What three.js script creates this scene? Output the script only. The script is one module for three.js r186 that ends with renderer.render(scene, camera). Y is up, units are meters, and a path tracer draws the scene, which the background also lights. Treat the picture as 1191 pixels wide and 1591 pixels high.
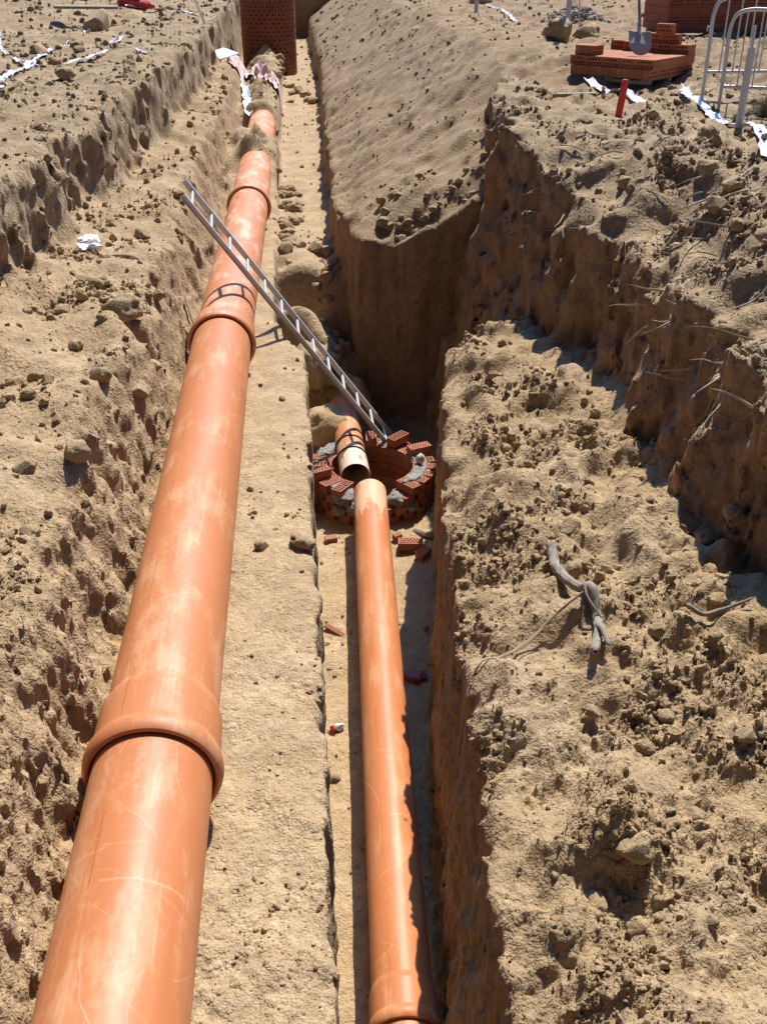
import * as THREE from 'three';
import { Sky } from 'three/addons/objects/Sky.js';
import { mergeGeometries, mergeVertices } from 'three/addons/utils/BufferGeometryUtils.js';
import { RoundedBoxGeometry } from 'three/addons/geometries/RoundedBoxGeometry.js';
import { createNoise3D } from 'simplex-noise';

// ---------------------------------------------------------------- camera, sky, sun, exposure
// world: x = to the right across the trench, y = up (ground level 0), -z = along the trench.
const scene = new THREE.Scene();
const camera = new THREE.PerspectiveCamera(54.0, 766 / 1024, 0.05, 2000);
camera.position.set(0, 1.6, 0);
camera.rotation.order = 'YXZ';
camera.rotation.set(THREE.MathUtils.degToRad(-29.5), THREE.MathUtils.degToRad(-4.8), 0);
const SUN = new THREE.Vector3(0.28, 1, -0.68).normalize();
const sky = new Sky(); sky.name = 'sky'; sky.scale.setScalar(1500); sky.userData.kind = 'structure';
Object.assign(sky.material.uniforms.turbidity, { value: 10 });
sky.material.uniforms.rayleigh.value = 0.35;
sky.material.uniforms.mieCoefficient.value = 0.004;
sky.material.uniforms.sunPosition.value.copy(SUN);
if (sky.material.uniforms.cloudCoverage) sky.material.uniforms.cloudCoverage.value = 0;
scene.add(sky);
scene.environmentIntensity = 0.27;
const sun = new THREE.DirectionalLight(new THREE.Color(1, 0.925, 0.80), 5);
sun.position.copy(SUN).multiplyScalar(60).add(new THREE.Vector3(0, 0, -12));
sun.target.position.set(0, 0, -12); scene.add(sun.target);
sun.castShadow = true; sun.shadow.mapSize.set(4096, 4096); sun.shadow.radius = 1;
Object.assign(sun.shadow.camera, { left: -30, right: 30, top: 40, bottom: -40, near: 1, far: 150 });
scene.add(sun);
const renderer = new THREE.WebGLRenderer({ antialias: true });
renderer.toneMapping = THREE.LinearToneMapping;
renderer.toneMappingExposure = 1.47;
renderer.shadowMap.enabled = true;
renderer.setSize(766, 1024);

// ---------------------------------------------------------------- helpers
function rng(seed) { let s = seed >>> 0; return () => { s = (s + 0x6d2b79f5) | 0; let t = Math.imul(s ^ (s >>> 15), 1 | s); t = (t + Math.imul(t ^ (t >>> 7), 61 | t)) ^ t; return ((t ^ (t >>> 14)) >>> 0) / 4294967296; }; }
const n3 = createNoise3D(rng(11)), m3 = createNoise3D(rng(77));
const ss = (a, b, x) => { const t = Math.min(1, Math.max(0, (x - a) / (b - a))); return t * t * (3 - 2 * t); };
const mix = (a, b, t) => a + (b - a) * t;
const clamp = (x, a, b) => Math.min(b, Math.max(a, x));
function table(pts) { return (x) => { if (x <= pts[0][0]) return pts[0][1]; for (let i = 1; i < pts.length; i++) if (x <= pts[i][0]) { const [a, b] = pts[i - 1], [c, d] = pts[i]; return b + (d - b) * (x - a) / (c - a); } return pts[pts.length - 1][1]; }; }
const taken = {};
function numbered(name) { const k = (taken[name] = (taken[name] || 0) + 1); return k === 1 ? name : name + '_' + String(k - 1).padStart(3, '0'); }
function shade(o) { o.traverse((c) => { if (c.isMesh) { c.castShadow = true; c.receiveShadow = true; } }); return o; }
function thing(name, label, category, group, kind) { const g = new THREE.Group(); g.name = numbered(name); g.userData = { label, category }; if (group) g.userData.group = group; if (kind) g.userData.kind = kind; scene.add(g); return g; }
function lone(name, geo, mat, label, category, group) { const m = new THREE.Mesh(geo, mat); m.name = numbered(name); m.userData = { label, category }; if (group) m.userData.group = group; m.castShadow = m.receiveShadow = true; scene.add(m); return m; }
function part(parent, name, geo, mat) { const m = new THREE.Mesh(geo, mat); m.name = name; m.castShadow = m.receiveShadow = true; parent.add(m); return m; }
const V = (u, y, v) => new THREE.Vector3(u, y, -v);      // across, height, along
const lin = (r, g, b) => new THREE.Color().setRGB(r, g, b);

// tileable noise textures
function tileNoise(size, seed, octs) {
  const out = new Float32Array(size * size), r = rng(seed);
  for (const [cells, amp, kind] of octs) {
    const g = new Float32Array(cells * cells); for (let i = 0; i < g.length; i++) g[i] = r() * 2 - 1;
    for (let y = 0; y < size; y++) {
      const fy = y / size * cells, y0 = Math.floor(fy), ty = fy - y0, sy = ty * ty * (3 - 2 * ty), ra = (y0 % cells) * cells, rb = ((y0 + 1) % cells) * cells;
      for (let x = 0; x < size; x++) {
        const fx = x / size * cells, x0 = Math.floor(fx), tx = fx - x0, sx = tx * tx * (3 - 2 * tx), xa = x0 % cells, xb = (x0 + 1) % cells;
        let v = mix(mix(g[ra + xa], g[ra + xb], sx), mix(g[rb + xa], g[rb + xb], sx), sy);
        if (kind) v = 1 - 2.2 * Math.abs(v);
        out[y * size + x] += v * amp;
      }
    }
  }
  return out;
}
function texFrom(size, fn, srgb, h = size) {
  const d = new Uint8Array(size * h * 4);
  for (let i = 0; i < size * h; i++) { const c = fn(i % size, Math.floor(i / size), i); d[i * 4] = clamp(c[0], 0, 255); d[i * 4 + 1] = clamp(c[1], 0, 255); d[i * 4 + 2] = clamp(c[2], 0, 255); d[i * 4 + 3] = 255; }
  const t = new THREE.DataTexture(d, size, h); t.wrapS = t.wrapT = THREE.RepeatWrapping; t.magFilter = THREE.LinearFilter; t.minFilter = THREE.LinearMipmapLinearFilter; t.generateMipmaps = true;
  if (srgb) t.colorSpace = THREE.SRGBColorSpace; t.needsUpdate = true; return t;
}
const grainH = tileNoise(1024, 5, [[9, .35], [23, .5], [61, .6, 1], [140, .55], [300, .5], [512, .45]]);
const grainC = tileNoise(1024, 8, [[7, .4], [19, .4], [80, .4], [220, .6], [512, .8]]);
function tilePebbles(size, cells, seed, fill) {          // crumbs: domes with crevices between them, tileable
  const r = rng(seed), px = [], n = cells * cells; for (let i = 0; i < n; i++) px.push([r(), r(), r() < fill ? .35 + .65 * r() : 0]);
  const out = new Float32Array(size * size);
  for (let y = 0; y < size; y++) for (let x = 0; x < size; x++) {
    const fx = x / size * cells, fy = y / size * cells, cx = Math.floor(fx), cy = Math.floor(fy); let h = 0;
    for (let j = -1; j <= 1; j++) for (let i = -1; i <= 1; i++) { const q = px[((cy + j + cells) % cells) * cells + (cx + i + cells) % cells]; if (!q[2]) continue; const dx = cx + i + q[0] - fx, dy = cy + j + q[1] - fy, t = 1 - (dx * dx + dy * dy) / (q[2] * q[2] * .55); if (t > 0) h = Math.max(h, Math.sqrt(t) * q[2]); }
    out[y * size + x] = h;
  }
  return out;
}
const pebA = tilePebbles(1024, 46, 3, .35), pebB = tilePebbles(1024, 110, 4, .6), pebC = tilePebbles(1024, 230, 6, .6);
const soilBump = texFrom(1024, (x, y, i) => { const v = 70 + 26 * grainH[i] + 88 * pebA[i] + 52 * pebB[i] + 26 * pebC[i]; return [v, v, v]; });
const soilMap = texFrom(1024, (x, y, i) => { const v = 222 + 22 * grainC[i] + 8 * grainH[i]; return [v, v - 1, v - 3]; }, true);
const soilMat = new THREE.MeshStandardMaterial({ vertexColors: true, map: soilMap, bumpMap: soilBump, bumpScale: 0.015, roughness: 1, metalness: 0 });

// ---------------------------------------------------------------- terrain: the excavation as a solid
function sdPoly(P, x, y) {            // signed distance to a polygon, negative inside
  let d = 1e9, s = 1; const n = P.length;
  for (let i = 0, j = n - 1; i < n; j = i++) {
    const ex = P[j][0] - P[i][0], ey = P[j][1] - P[i][1], wx = x - P[i][0], wy = y - P[i][1];
    const t = clamp((wx * ex + wy * ey) / (ex * ex + ey * ey), 0, 1), bx = wx - ex * t, by = wy - ey * t; d = Math.min(d, bx * bx + by * by);
    const c1 = y >= P[i][1], c2 = y < P[j][1], c3 = ex * wy > ey * wx; if ((c1 && c2 && c3) || (!c1 && !c2 && !c3)) s = -s;
  }
  return s * Math.sqrt(d);
}
const BENCH = [[0.3, -8], [0.61, 1.9], [0.735, 3.6], [0.86, 5.2], [1.13, 7.75], [1.32, 8.7], [1.62, 9.35], [2.3, 9.7], [9, 9.9], [9, -8]];
const BANK = [[0.64, 11.1], [0.50, 12.2], [0.46, 14], [0.52, 17], [0.62, 22], [0.75, 30], [0.8, 70], [14, 70], [14, 11.2], [2.3, 11.2], [1.3, 10.95]];
const e3 = table([[-6, -3.5], [3, -2.95], [7.3, -2.5], [11.4, -2.15], [21, -1.8], [34, -1.85], [60, -1.9]]);
const e5 = table([[-6, 3.3], [2, 3.0], [4.5, 2.85], [6, 2.75], [7.5, 2.85], [8.6, 2.62], [9.6, 2.4], [11, 2.2], [12.2, 2.3], [13.5, 2.6], [15.5, 2.95], [20, 3.1], [36, 3.6], [60, 4.4]]);
const MC = [0.65, 9.15];              // manhole centre
const smin = (a, b, k) => { const h = Math.max(k - Math.abs(a - b), 0) / k; return Math.min(a, b) - h * h * k * 0.25; };
function column(u, v) {               // everything that depends on the plan position only
  const c = {};
  c.w = n3(u * .45, 7, v * .45); c.w2 = n3(u * 1.3, 3, v * 1.3); c.w3 = n3(u * 3.7, 1, v * 3.7);
  const deep = -3.38 + .02 * c.w2, ramp = ss(9.75, 12.5, v + .5 * c.w2 - .3 * u) * ss(.95, .7, u);
  c.floor = mix(deep, -1.76 + .03 * c.w2, ramp);
  c.floor -= .5 * ss(.46, .40, Math.hypot(u - MC[0], v - MC[1]));
  const near = Math.exp(-(((u + .62 + .12 * c.w2) / .5) ** 2));
  c.ledge = -1.68 + .02 * c.w2 + .01 * c.w3 + near * (1 + .22 * c.w2 + .16 * c.w3) * (.72 * Math.exp(-(((v - 17.2) / 1.35) ** 2)) + .62 * ss(20.1, 21, v));
  c.ledge += .10 * Math.exp(-(((u + 1.05) / .2) ** 2));
  c.sdL = u - .02 + .30 * ss(8.6, 9.9, v) - .020 * c.w2 - .012 * c.w3 - .012 * n3(u * 9, 2, v * 9);
  c.e2 = -.985 - .75 * ss(27, 30, v) - .05 * n3(1, v * .9, 2) - .06 * Math.max(0, n3(4, v * 2.6, 9));
  c.y2 = -.84 + .07 * (-1 - u) + .09 * c.w2 + .05 * c.w - .16 * ss(-1.35, -1.0, u) * (0.6 + c.w3);
  c.e3 = e3(v) + .12 * n3(6, v * .5, 1) + .07 * n3(8, v * 1.7, 3);
  c.y3 = .03 * c.w2 + .08 * c.w + .9 * ss(19, 33, v) * ss(-2.6, -6.5, u) - .04 * ss(-.4, 0, u - c.e3);
  c.sd4 = sdPoly(BENCH, u, v) + .03 * n3(u * 1.2, 5, v * 1.2);
  c.lean4 = .085 * ss(7.6, 3, v);
  c.y4 = -1.70 + .11 * ss(0.02, .38, -c.sd4 + .12 * c.w2) + .13 * Math.max(u - 1.5, 0) + .09 * c.w2 + .05 * c.w3 + .45 * ss(2.2, .4, v) * ss(.9, 1.9, u) - .13 * Math.exp(-(((u - 1.06) / .16) ** 2) - (((v - 2.50) / .17) ** 2)) + .13 * Math.exp(-(((u - 1.22) / .2) ** 2) - (((v - 2.84) / .13) ** 2));
  c.e5 = e5(v) + .10 * n3(2, v * .8, 5) + .08 * n3(5, v * 2.2, 8);
  c.y5 = (.02 * c.w2 + .05 * c.w) * (1 - .7 * ss(16, 19, v)) - .55 * ss(1.05, -.1, u - c.e5 + .15 * c.w2) * ss(10.6, 8.6, v) + .25 * Math.exp(-(((u - 3.1) / .5) ** 2)) * ss(13, 16, v);
  c.sd6 = sdPoly(BANK, u, v) + .05 * n3(u * .9, 9, v * .9);
  const t = clamp((u - .6) / (2.5 - .6), 0, 1.15);
  c.y6 = mix(-1.22 + .06 * c.w, mix(-.44, .12, ss(11, 16, v)), t) + .05 * c.w2;
  c.y6 -= .22 * ss(.6, 0, v - 11.05) * ss(.5, 1.0, u);
  c.end = 46 - v;
  return c;
}
const W = { f: 0, wall: 0, id: 0 };
function base(c, u, y, v) {           // smooth union of the banks; remembers which bank and whether it is a wall
  let f = y - c.floor, id = 0, wall = 0;
  const add = (sd, top, k, n, rd = .07) => { const t = y - top, g = smax(sd, t, rd); const w = ss(-.05, .06, sd - t); if (g < f) { id = n; wall = w; } f = smin(f, g, k); };
  add(c.sdL, c.ledge, .04, 1, .03);
  add((u - (c.e2 - .40 * (y + 1.5))) * .93, c.y2, .16, 2);
  add((u - (c.e3 - .16 * y)) * .98, c.y3, .10, 3, .025);
  add(c.sd4 + c.lean4 * (y + 1.65), c.y4, .05, 4);
  add((c.e5 + .22 * y) - u, c.y5, .14, 5);
  add(c.sd6, c.y6, .07, 6);
  add(c.end, 0, .1, 7);
  W.f = f; W.id = id; W.wall = wall; return f;
}
const smax = (a, b, k) => -smin(-a, -b, k);
const BAND = [.06, .08, .26, .26, .25, .32, .18, .15];
const ROUGH = [.42, .42, 1.0, 1.0, 1.15, 1.35, .75, .7];
function relief(u, y, v, s) {         // lumps, clods and tool marks in metres
  const id = W.id, wall = W.wall, r = ROUGH[id];
  let d = 0;
  const a = n3(u * 2.6, y * 2.6, v * 2.6), b = n3(u * 6.5, y * 6.5, v * 6.5), c = n3(u * 15, y * 15, v * 15);
  const patch = ss(-.5, .6, m3(u * 1.1, y * 1.1, v * 1.1));
  const flat = 1 - wall;
  const fade = (f) => ss(1 / (1.5 * f), 1 / (3.2 * f), s);
  if (id !== 1 && id !== 0) d += (id === 2 ? .028 : id === 4 ? .034 : .045) * a * r * (id === 4 || id === 6 ? 1 - .75 * wall : 1);
  else d += .012 * a;
  const wx = .05 * a, wy = .05 * b;
  d += r * (flat * (-.040 * (Math.abs(n3(u * 5 + wx * 9, y * 5, v * 5 + wy * 9)) - .3) * patch - .036 * (Math.abs(n3(u * 11 + wy * 8, y * 11 + 5, v * 11 + wx * 8)) - .3) * (.25 + patch) + .012 * c) + wall * (.016 * b + .006 * c));
  { const k = fade(26); if (k > 0) d -= k * r * .017 * (Math.abs(n3(u * 26, y * 26, v * 26)) - .3) * (.3 + patch) * (1 - .5 * wall); }
  { const k = fade(52); if (k > 0) d -= k * r * .008 * (Math.abs(n3(u * 52, y * 52, v * 52)) - .3); }
  if (wall > 0) {
    if (id === 3) { const q = n3(u * 2 + y * .4, y * .5, v * 2.6), q2 = n3(u * 7, y * 1.0, v * 9.5), q3 = n3(u * 16, y * 1.6, v * 21); d += wall * (-.06 * (Math.abs(q) - .3) + .022 * q2 + .038 * (Math.abs(q3) - .3) + .03 * n3(u * 5, y * 5, v * 5) - .03 * (Math.abs(n3(u * 12, y * 9, v * 12)) - .3)); }
    else if (id === 2) { const q = n3(u * 2.4, y * 1.1, v * 2.4), q2 = n3(u * 7, y * 1.6, v * 7), q3 = n3(u * 17, y * 5, v * 17); d += wall * (.035 * q - .035 * (Math.abs(q2) - .3) - .026 * (Math.abs(q3) - .3) - .03 * (Math.abs(n3(u * 9, y * 9, v * 9)) - .3)); }
    else if (id === 4 || id === 6) { const q = n3(u * 11, y * .9, v * 11), q2 = n3(u * 26, y * 1.6, v * 26), q3 = n3(u * 1.4, y * .8, v * 1.4); d += wall * (.020 * q + .010 * q2 + .022 * q3); }
    else if (id === 5) { const q = n3(u * 2.2, y * .9, v * 2.2), q2 = n3(u * 6.5, y * 1.7, v * 6.5), q3 = n3(u * 15, y * 4.5, v * 15); d += wall * (.10 * q - .09 * (Math.abs(q2) - .3) - .034 * (Math.abs(q3) - .3)); }
    else if (id === 1) { const q = n3(u * 8, y * 1, v * 8); d += wall * .012 * q; }
  }
  if (id === 6 && flat > 0) { const p = u * .78 + v * .62, q = -u * .62 + v * .78; d += flat * (.055 * n3(p * .6, 3, q * 3.6) + .034 * (Math.abs(n3(p * 1.5, 5, q * 8)) - .3)); }
  if (id === 4 && flat > 0) { const p = u * .5 + v * .87, q = -u * .87 + v * .5; d += flat * (-.060 * (Math.abs(n3(p * 1.6, 4, q * 2.6)) - .3) - .022 * (Math.abs(n3(p * 3, 8, q * 6)) - .3)); }
  return d;
}
function field(c, u, y, v, s) { const f = base(c, u, y, v); const B = BAND[W.id]; if (f > B || f < -B) return f; return f + relief(u, y, v, s); }
function groundAt(u, v) { const c = column(u, v); let y = 1.6; for (let i = 0; i < 90; i++) { const f = field(c, u, y, v, .02); if (f < .004) break; y -= Math.max(.003, f * .55); } return y; }

const cellAt = (v) => .0044 * (2.4 + .85 * (v > 1.3 ? v - 1.3 : 5 * (1.3 - v)));
const HALF = 180, spread = (i) => { const a = Math.abs(i - HALF), e = Math.max(0, a - 135); return Math.sign(i - HALF) * (a + .06 * e * e); };   // plan cells widen towards the sides
const Y0 = -4.0, YTOP = 1.5;
const soil = { pos: [], col: [], idx: [[], [], []], nrm: null };
function soilColour(id, wall, u, y, v) {
  const a = n3(u * .8, y * .8 + 20, v * .8), b = m3(u * 2.9, y * 2.9, v * 2.9), c = m3(u * 11, y * 11, v * 11), d = n3(u * 31, y * 31 + 9, v * 31);
  let r = .46, g = .325, bl = .166;                                   // dry tan earth
  if (id === 0 || id === 1) { r = .51; g = .370; bl = .198; }           // trodden sandy bed
  if (id === 4) { r = .43; g = .308; bl = .158; }
  if (id === 3 || id === 5) { r = .39; g = .284; bl = .153; }         // greyer topsoil
  if (id === 6) { r = .365; g = .255; bl = .132; }
  if (id === 5) { const yard = ss(-.3, .3, Math.min(v - 17, (u - 4.1) * 2) + .8 * b); r = mix(r, .62, yard); g = mix(g, .52, yard); bl = mix(bl, .385, yard); }
  const cut = wall * ss(-.5, .3, b + .5 * c + .3) * (id === 3 ? .25 : id === 2 ? .35 : id === 1 ? .2 : .8);   // freshly cut, browner earth
  r = mix(r, .42, cut); g = mix(g, .275, cut); bl = mix(bl, .142, cut);
  const damp = ss(.2, .8, b * .7 + .5 * c + .35 * d) * .42; r = mix(r, .31, damp); g = mix(g, .21, damp); bl = mix(bl, .105, damp);
  const dust = ss(.15, .7, a * .7 + c * .45 + .25 * d) * (id === 6 ? .25 : .5) * (1 - .6 * wall); r = mix(r, .54, dust); g = mix(g, .412, dust); bl = mix(bl, .246, dust);
  let k = 1 + .10 * c + .10 * d; if (wall > 0 && (id === 3 || id === 4 || id === 6 || id === 5)) k += wall * (.20 * m3(u * 15, y * .6, v * 15) + .10 * n3(u * 45, y * 1.5, v * 45));
  return [r * k * 1.03, g * k * .985, bl * k * .97];
}
function buildTerrain() {
  const vs = [-3]; while (vs[vs.length - 1] < 47) { const v = vs[vs.length - 1]; vs.push(v + cellAt(v) * 1.15); }
  const NI = 2 * HALF + 1, NJ = Math.ceil((YTOP - Y0) / cellAt(1)) + 3;
  let prev = null, prevVert = null, prevS = 0, prevCols = null;
  const { pos, col, idx } = soil;
  for (let k = 0; k < vs.length; k++) {
    const v = vs[k], s = cellAt(v), J = Math.min(NJ, Math.ceil((YTOP - Y0) / s) + 2);
    const cur = new Float32Array(NI * NJ).fill(1), cols = [];
    for (let i = 0; i < NI; i++) {
      const u = spread(i) * s, c = cols[i] = column(u, v);
      for (let j = 0; j < J;) {
        const y = Y0 + j * s, f = field(c, u, y, v, s); cur[i * NJ + j] = f; j++;
        const skip = Math.floor((Math.abs(f) - .37) / s * .75);
        if (skip > 2) { for (let q = 0; q < skip && j < J; q++, j++) cur[i * NJ + j] = f; }
      }
    }
    if (prev) {
      const vert = new Int32Array(NI * NJ).fill(-1), Jm = Math.min(J, NJ) - 1;
      for (let i = 0; i < NI - 1; i++) for (let j = 0; j < Jm; j++) {
        const o = i * NJ + j, q = o + NJ;
        const f0 = prev[o], f1 = prev[q], f2 = prev[o + 1], f3 = prev[q + 1], f4 = cur[o], f5 = cur[q], f6 = cur[o + 1], f7 = cur[q + 1];
        const m = (f0 < 0) + (f1 < 0) + (f2 < 0) + (f3 < 0) + (f4 < 0) + (f5 < 0) + (f6 < 0) + (f7 < 0);
        if (m === 0 || m === 8) continue;
        let px = 0, py = 0, pz = 0, n = 0;
        const ed = (fa, fb, xa, ya, za, dx, dy, dz) => { if ((fa < 0) !== (fb < 0)) { const t = fa / (fa - fb); px += xa + dx * t; py += ya + dy * t; pz += za + dz * t; n++; } };
        ed(f0, f1, 0, 0, 0, 1, 0, 0); ed(f2, f3, 0, 1, 0, 1, 0, 0); ed(f4, f5, 0, 0, 1, 1, 0, 0); ed(f6, f7, 0, 1, 1, 1, 0, 0);
        ed(f0, f2, 0, 0, 0, 0, 1, 0); ed(f1, f3, 1, 0, 0, 0, 1, 0); ed(f4, f6, 0, 0, 1, 0, 1, 0); ed(f5, f7, 1, 0, 1, 0, 1, 0);
        ed(f0, f4, 0, 0, 0, 0, 0, 1); ed(f1, f5, 1, 0, 0, 0, 0, 1); ed(f2, f6, 0, 1, 0, 0, 0, 1); ed(f3, f7, 1, 1, 0, 0, 0, 1);
        px /= n; py /= n; pz /= n;
        const sc = mix(prevS, s, pz), u = mix(spread(i), spread(i + 1), px) * sc, y = Y0 + (j + py) * sc, vv = mix(vs[k - 1], v, pz);
        vert[o] = pos.length / 3; pos.push(u, y, -vv);
        base((pz < .5 ? prevCols : cols)[px < .5 ? i : i + 1], u, y, vv);
        const C = soilColour(W.id, W.wall, u, y, vv); col.push(C[0], C[1], C[2]);
      }
      const quad = (a, b, c, d, flip, ax) => { if (a < 0 || b < 0 || c < 0 || d < 0) return; const t = idx[ax]; if (!flip) t.push(a, c, b, a, d, c); else t.push(a, b, c, a, c, d); };
      // faces across edges along v (between slice k-1 and k): the four cells of this slab
      for (let i = 1; i < NI - 1; i++) for (let j = 1; j < Jm; j++) {
        const o = i * NJ + j, a = prev[o] < 0, b = cur[o] < 0;
        if (a !== b) quad(vert[o - NJ - 1], vert[o - 1], vert[o], vert[o - NJ], b, 2);
        if (prevVert) {
          const bx = prev[o + NJ] < 0; if (a !== bx) quad(prevVert[o - 1], prevVert[o], vert[o], vert[o - 1], bx, 0);
          const by = prev[o + 1] < 0; if (a !== by) quad(prevVert[o - NJ], prevVert[o], vert[o], vert[o - NJ], !by, 1);
        }
      }
      prevVert = vert;
    }
    prev = cur; prevS = s; prevCols = cols;
  }
}
let T0 = Date.now();
buildTerrain();
console.log('terrain', Date.now() - T0, 'ms', soil.pos.length / 3, 'verts', soil.idx.map((x) => x.length / 3));
{
  // shared smooth normals first; then the faces take texture coordinates in metres from the side they face (top, side or front)
  const n = soil.pos.length / 3, P = soil.pos, tmp = new THREE.BufferGeometry();
  tmp.setAttribute('position', new THREE.BufferAttribute(new Float32Array(P), 3));
  let total = 0; for (const t of soil.idx) total += t.length;
  const all = new Uint32Array(total); let o = 0; for (const t of soil.idx) { all.set(t, o); o += t.length; }
  tmp.setIndex(new THREE.BufferAttribute(all, 1)); tmp.computeVertexNormals(); const N = soil.nrm = tmp.attributes.normal.array;
  const map = [new Int32Array(n).fill(-1), new Int32Array(n).fill(-1), new Int32Array(n).fill(-1)], from = [], uv = [], T = 1 / 1.3;
  for (let f = 0; f < total; f += 6) {
    let nx = 0, ny = 0, nz = 0; for (let q = 0; q < 6; q++) { const i = all[f + q] * 3; nx += N[i]; ny += N[i + 1]; nz += N[i + 2]; } nx = Math.abs(nx); ny = Math.abs(ny); nz = Math.abs(nz);
    const ax = ny > .85 * Math.max(nx, nz) ? 1 : nx > nz ? 0 : 2, M = map[ax];
    for (let q = 0; q < 6; q++) { const i = all[f + q]; if (M[i] < 0) { M[i] = from.length; from.push(i); const x = P[i * 3], y = P[i * 3 + 1], z = P[i * 3 + 2]; if (ax === 1) uv.push(x * T, z * T); else if (ax === 0) uv.push(z * T, y * T); else uv.push(x * T, y * T); } all[f + q] = M[i]; }
  }
  const V3 = (src) => { const out = new Float32Array(from.length * 3); for (let i = 0; i < from.length; i++) { const j = from[i] * 3; out[i * 3] = src[j]; out[i * 3 + 1] = src[j + 1]; out[i * 3 + 2] = src[j + 2]; } return new THREE.BufferAttribute(out, 3); };
  const g = new THREE.BufferGeometry(); g.setAttribute('position', V3(P)); g.setAttribute('normal', V3(N)); g.setAttribute('color', V3(soil.col)); g.setAttribute('uv', new THREE.Float32BufferAttribute(uv, 2)); g.setIndex(new THREE.BufferAttribute(all, 1));
  const m = new THREE.Mesh(g, soilMat); m.name = 'terrain'; m.userData = { kind: 'structure', label: 'dug earth with a stepped trench, ledges and banks', category: 'terrain' }; m.castShadow = m.receiveShadow = true; scene.add(m);
}
{ // level ground round the excavation, out to the horizon
  const edge = spread(2 * HALF) - 2, sh = new THREE.Shape(); sh.moveTo(-900, -900); sh.lineTo(900, -900); sh.lineTo(900, 900); sh.lineTo(-900, 900); sh.closePath();
  const hole = new THREE.Path(), L = [], R = []; for (let k = 0; k <= 20; k++) { const v = mix(-2.9, 46.8, k / 20), w = edge * cellAt(v); L.push([-w, v]); R.push([w, v]); }
  hole.moveTo(L[0][0], L[0][1]); for (const p of L.slice(1)) hole.lineTo(p[0], p[1]); for (const p of R.reverse()) hole.lineTo(p[0], p[1]); hole.closePath(); sh.holes.push(hole);
  const g = new THREE.ShapeGeometry(sh); g.rotateX(-Math.PI / 2); const p = g.attributes.position, c = new Float32Array(p.count * 3), uv = new Float32Array(p.count * 2);
  for (let i = 0; i < p.count; i++) { c.set([.40, .31, .20], i * 3); uv[i * 2] = p.getX(i) / 1.3; uv[i * 2 + 1] = p.getZ(i) / 1.3; }
  g.setAttribute('color', new THREE.BufferAttribute(c, 3)); g.setAttribute('uv', new THREE.BufferAttribute(uv, 2));
  const m = new THREE.Mesh(g, soilMat); m.name = 'ground'; m.position.y = -.06; m.userData = { kind: 'structure', label: 'bare level earth around the excavation', category: 'ground' }; m.castShadow = m.receiveShadow = true; scene.add(m);
}

// ---------------------------------------------------------------- loose earth
function rockGeo(seed, detail, rough, cuts) {
  const r = rng(seed), g = mergeVertices(new THREE.IcosahedronGeometry(1, detail).deleteAttribute('uv').deleteAttribute('normal')), p = g.attributes.position, v = new THREE.Vector3();
  const planes = []; for (let i = 0; i < cuts; i++) planes.push([new THREE.Vector3(r() * 2 - 1, r() * 2 - 1, r() * 2 - 1).normalize(), .55 + .3 * r()]);
  for (let i = 0; i < p.count; i++) {
    v.fromBufferAttribute(p, i); let k = 1 + rough * (n3(v.x * 1.3 + seed, v.y * 1.3, v.z * 1.3) + .5 * n3(v.x * 3 + seed, v.y * 3, v.z * 3) + .3 * n3(v.x * 7, v.y * 7 + seed, v.z * 7));
    v.multiplyScalar(k); for (const [n, d] of planes) { const e = v.dot(n) - d; if (e > 0) v.addScaledVector(n, -e * .92); }
    p.setXYZ(i, v.x, v.y, v.z);
  }
  g.computeVertexNormals(); const h = g.toNonIndexed(), P = h.attributes.position, N = h.attributes.normal, uv = new Float32Array(P.count * 2);
  for (let f = 0; f < P.count; f += 3) { const nx = Math.abs(N.getX(f) + N.getX(f + 1) + N.getX(f + 2)), ny = Math.abs(N.getY(f) + N.getY(f + 1) + N.getY(f + 2)), nz = Math.abs(N.getZ(f) + N.getZ(f + 1) + N.getZ(f + 2)); for (let i = f; i < f + 3; i++) { const x = P.getX(i) * .09, y = P.getY(i) * .09, z = P.getZ(i) * .09; if (ny >= nx && ny >= nz) { uv[i * 2] = x; uv[i * 2 + 1] = z; } else if (nx > nz) { uv[i * 2] = z; uv[i * 2 + 1] = y; } else { uv[i * 2] = x; uv[i * 2 + 1] = y; } } }
  h.setAttribute('uv', new THREE.BufferAttribute(uv, 2)); return h;
}
const clodMat = new THREE.MeshStandardMaterial({ color: lin(.49, .345, .18), map: soilMap, bumpMap: soilBump, bumpScale: .008, roughness: 1 });
const clodMatB = new THREE.MeshStandardMaterial({ color: lin(.465, .32, .165), map: soilMap, bumpMap: soilBump, bumpScale: .008, roughness: 1 });
const stoneMat = new THREE.MeshStandardMaterial({ color: lin(.42, .36, .27), map: soilMap, bumpMap: soilBump, bumpScale: .004, roughness: .95 });
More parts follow.
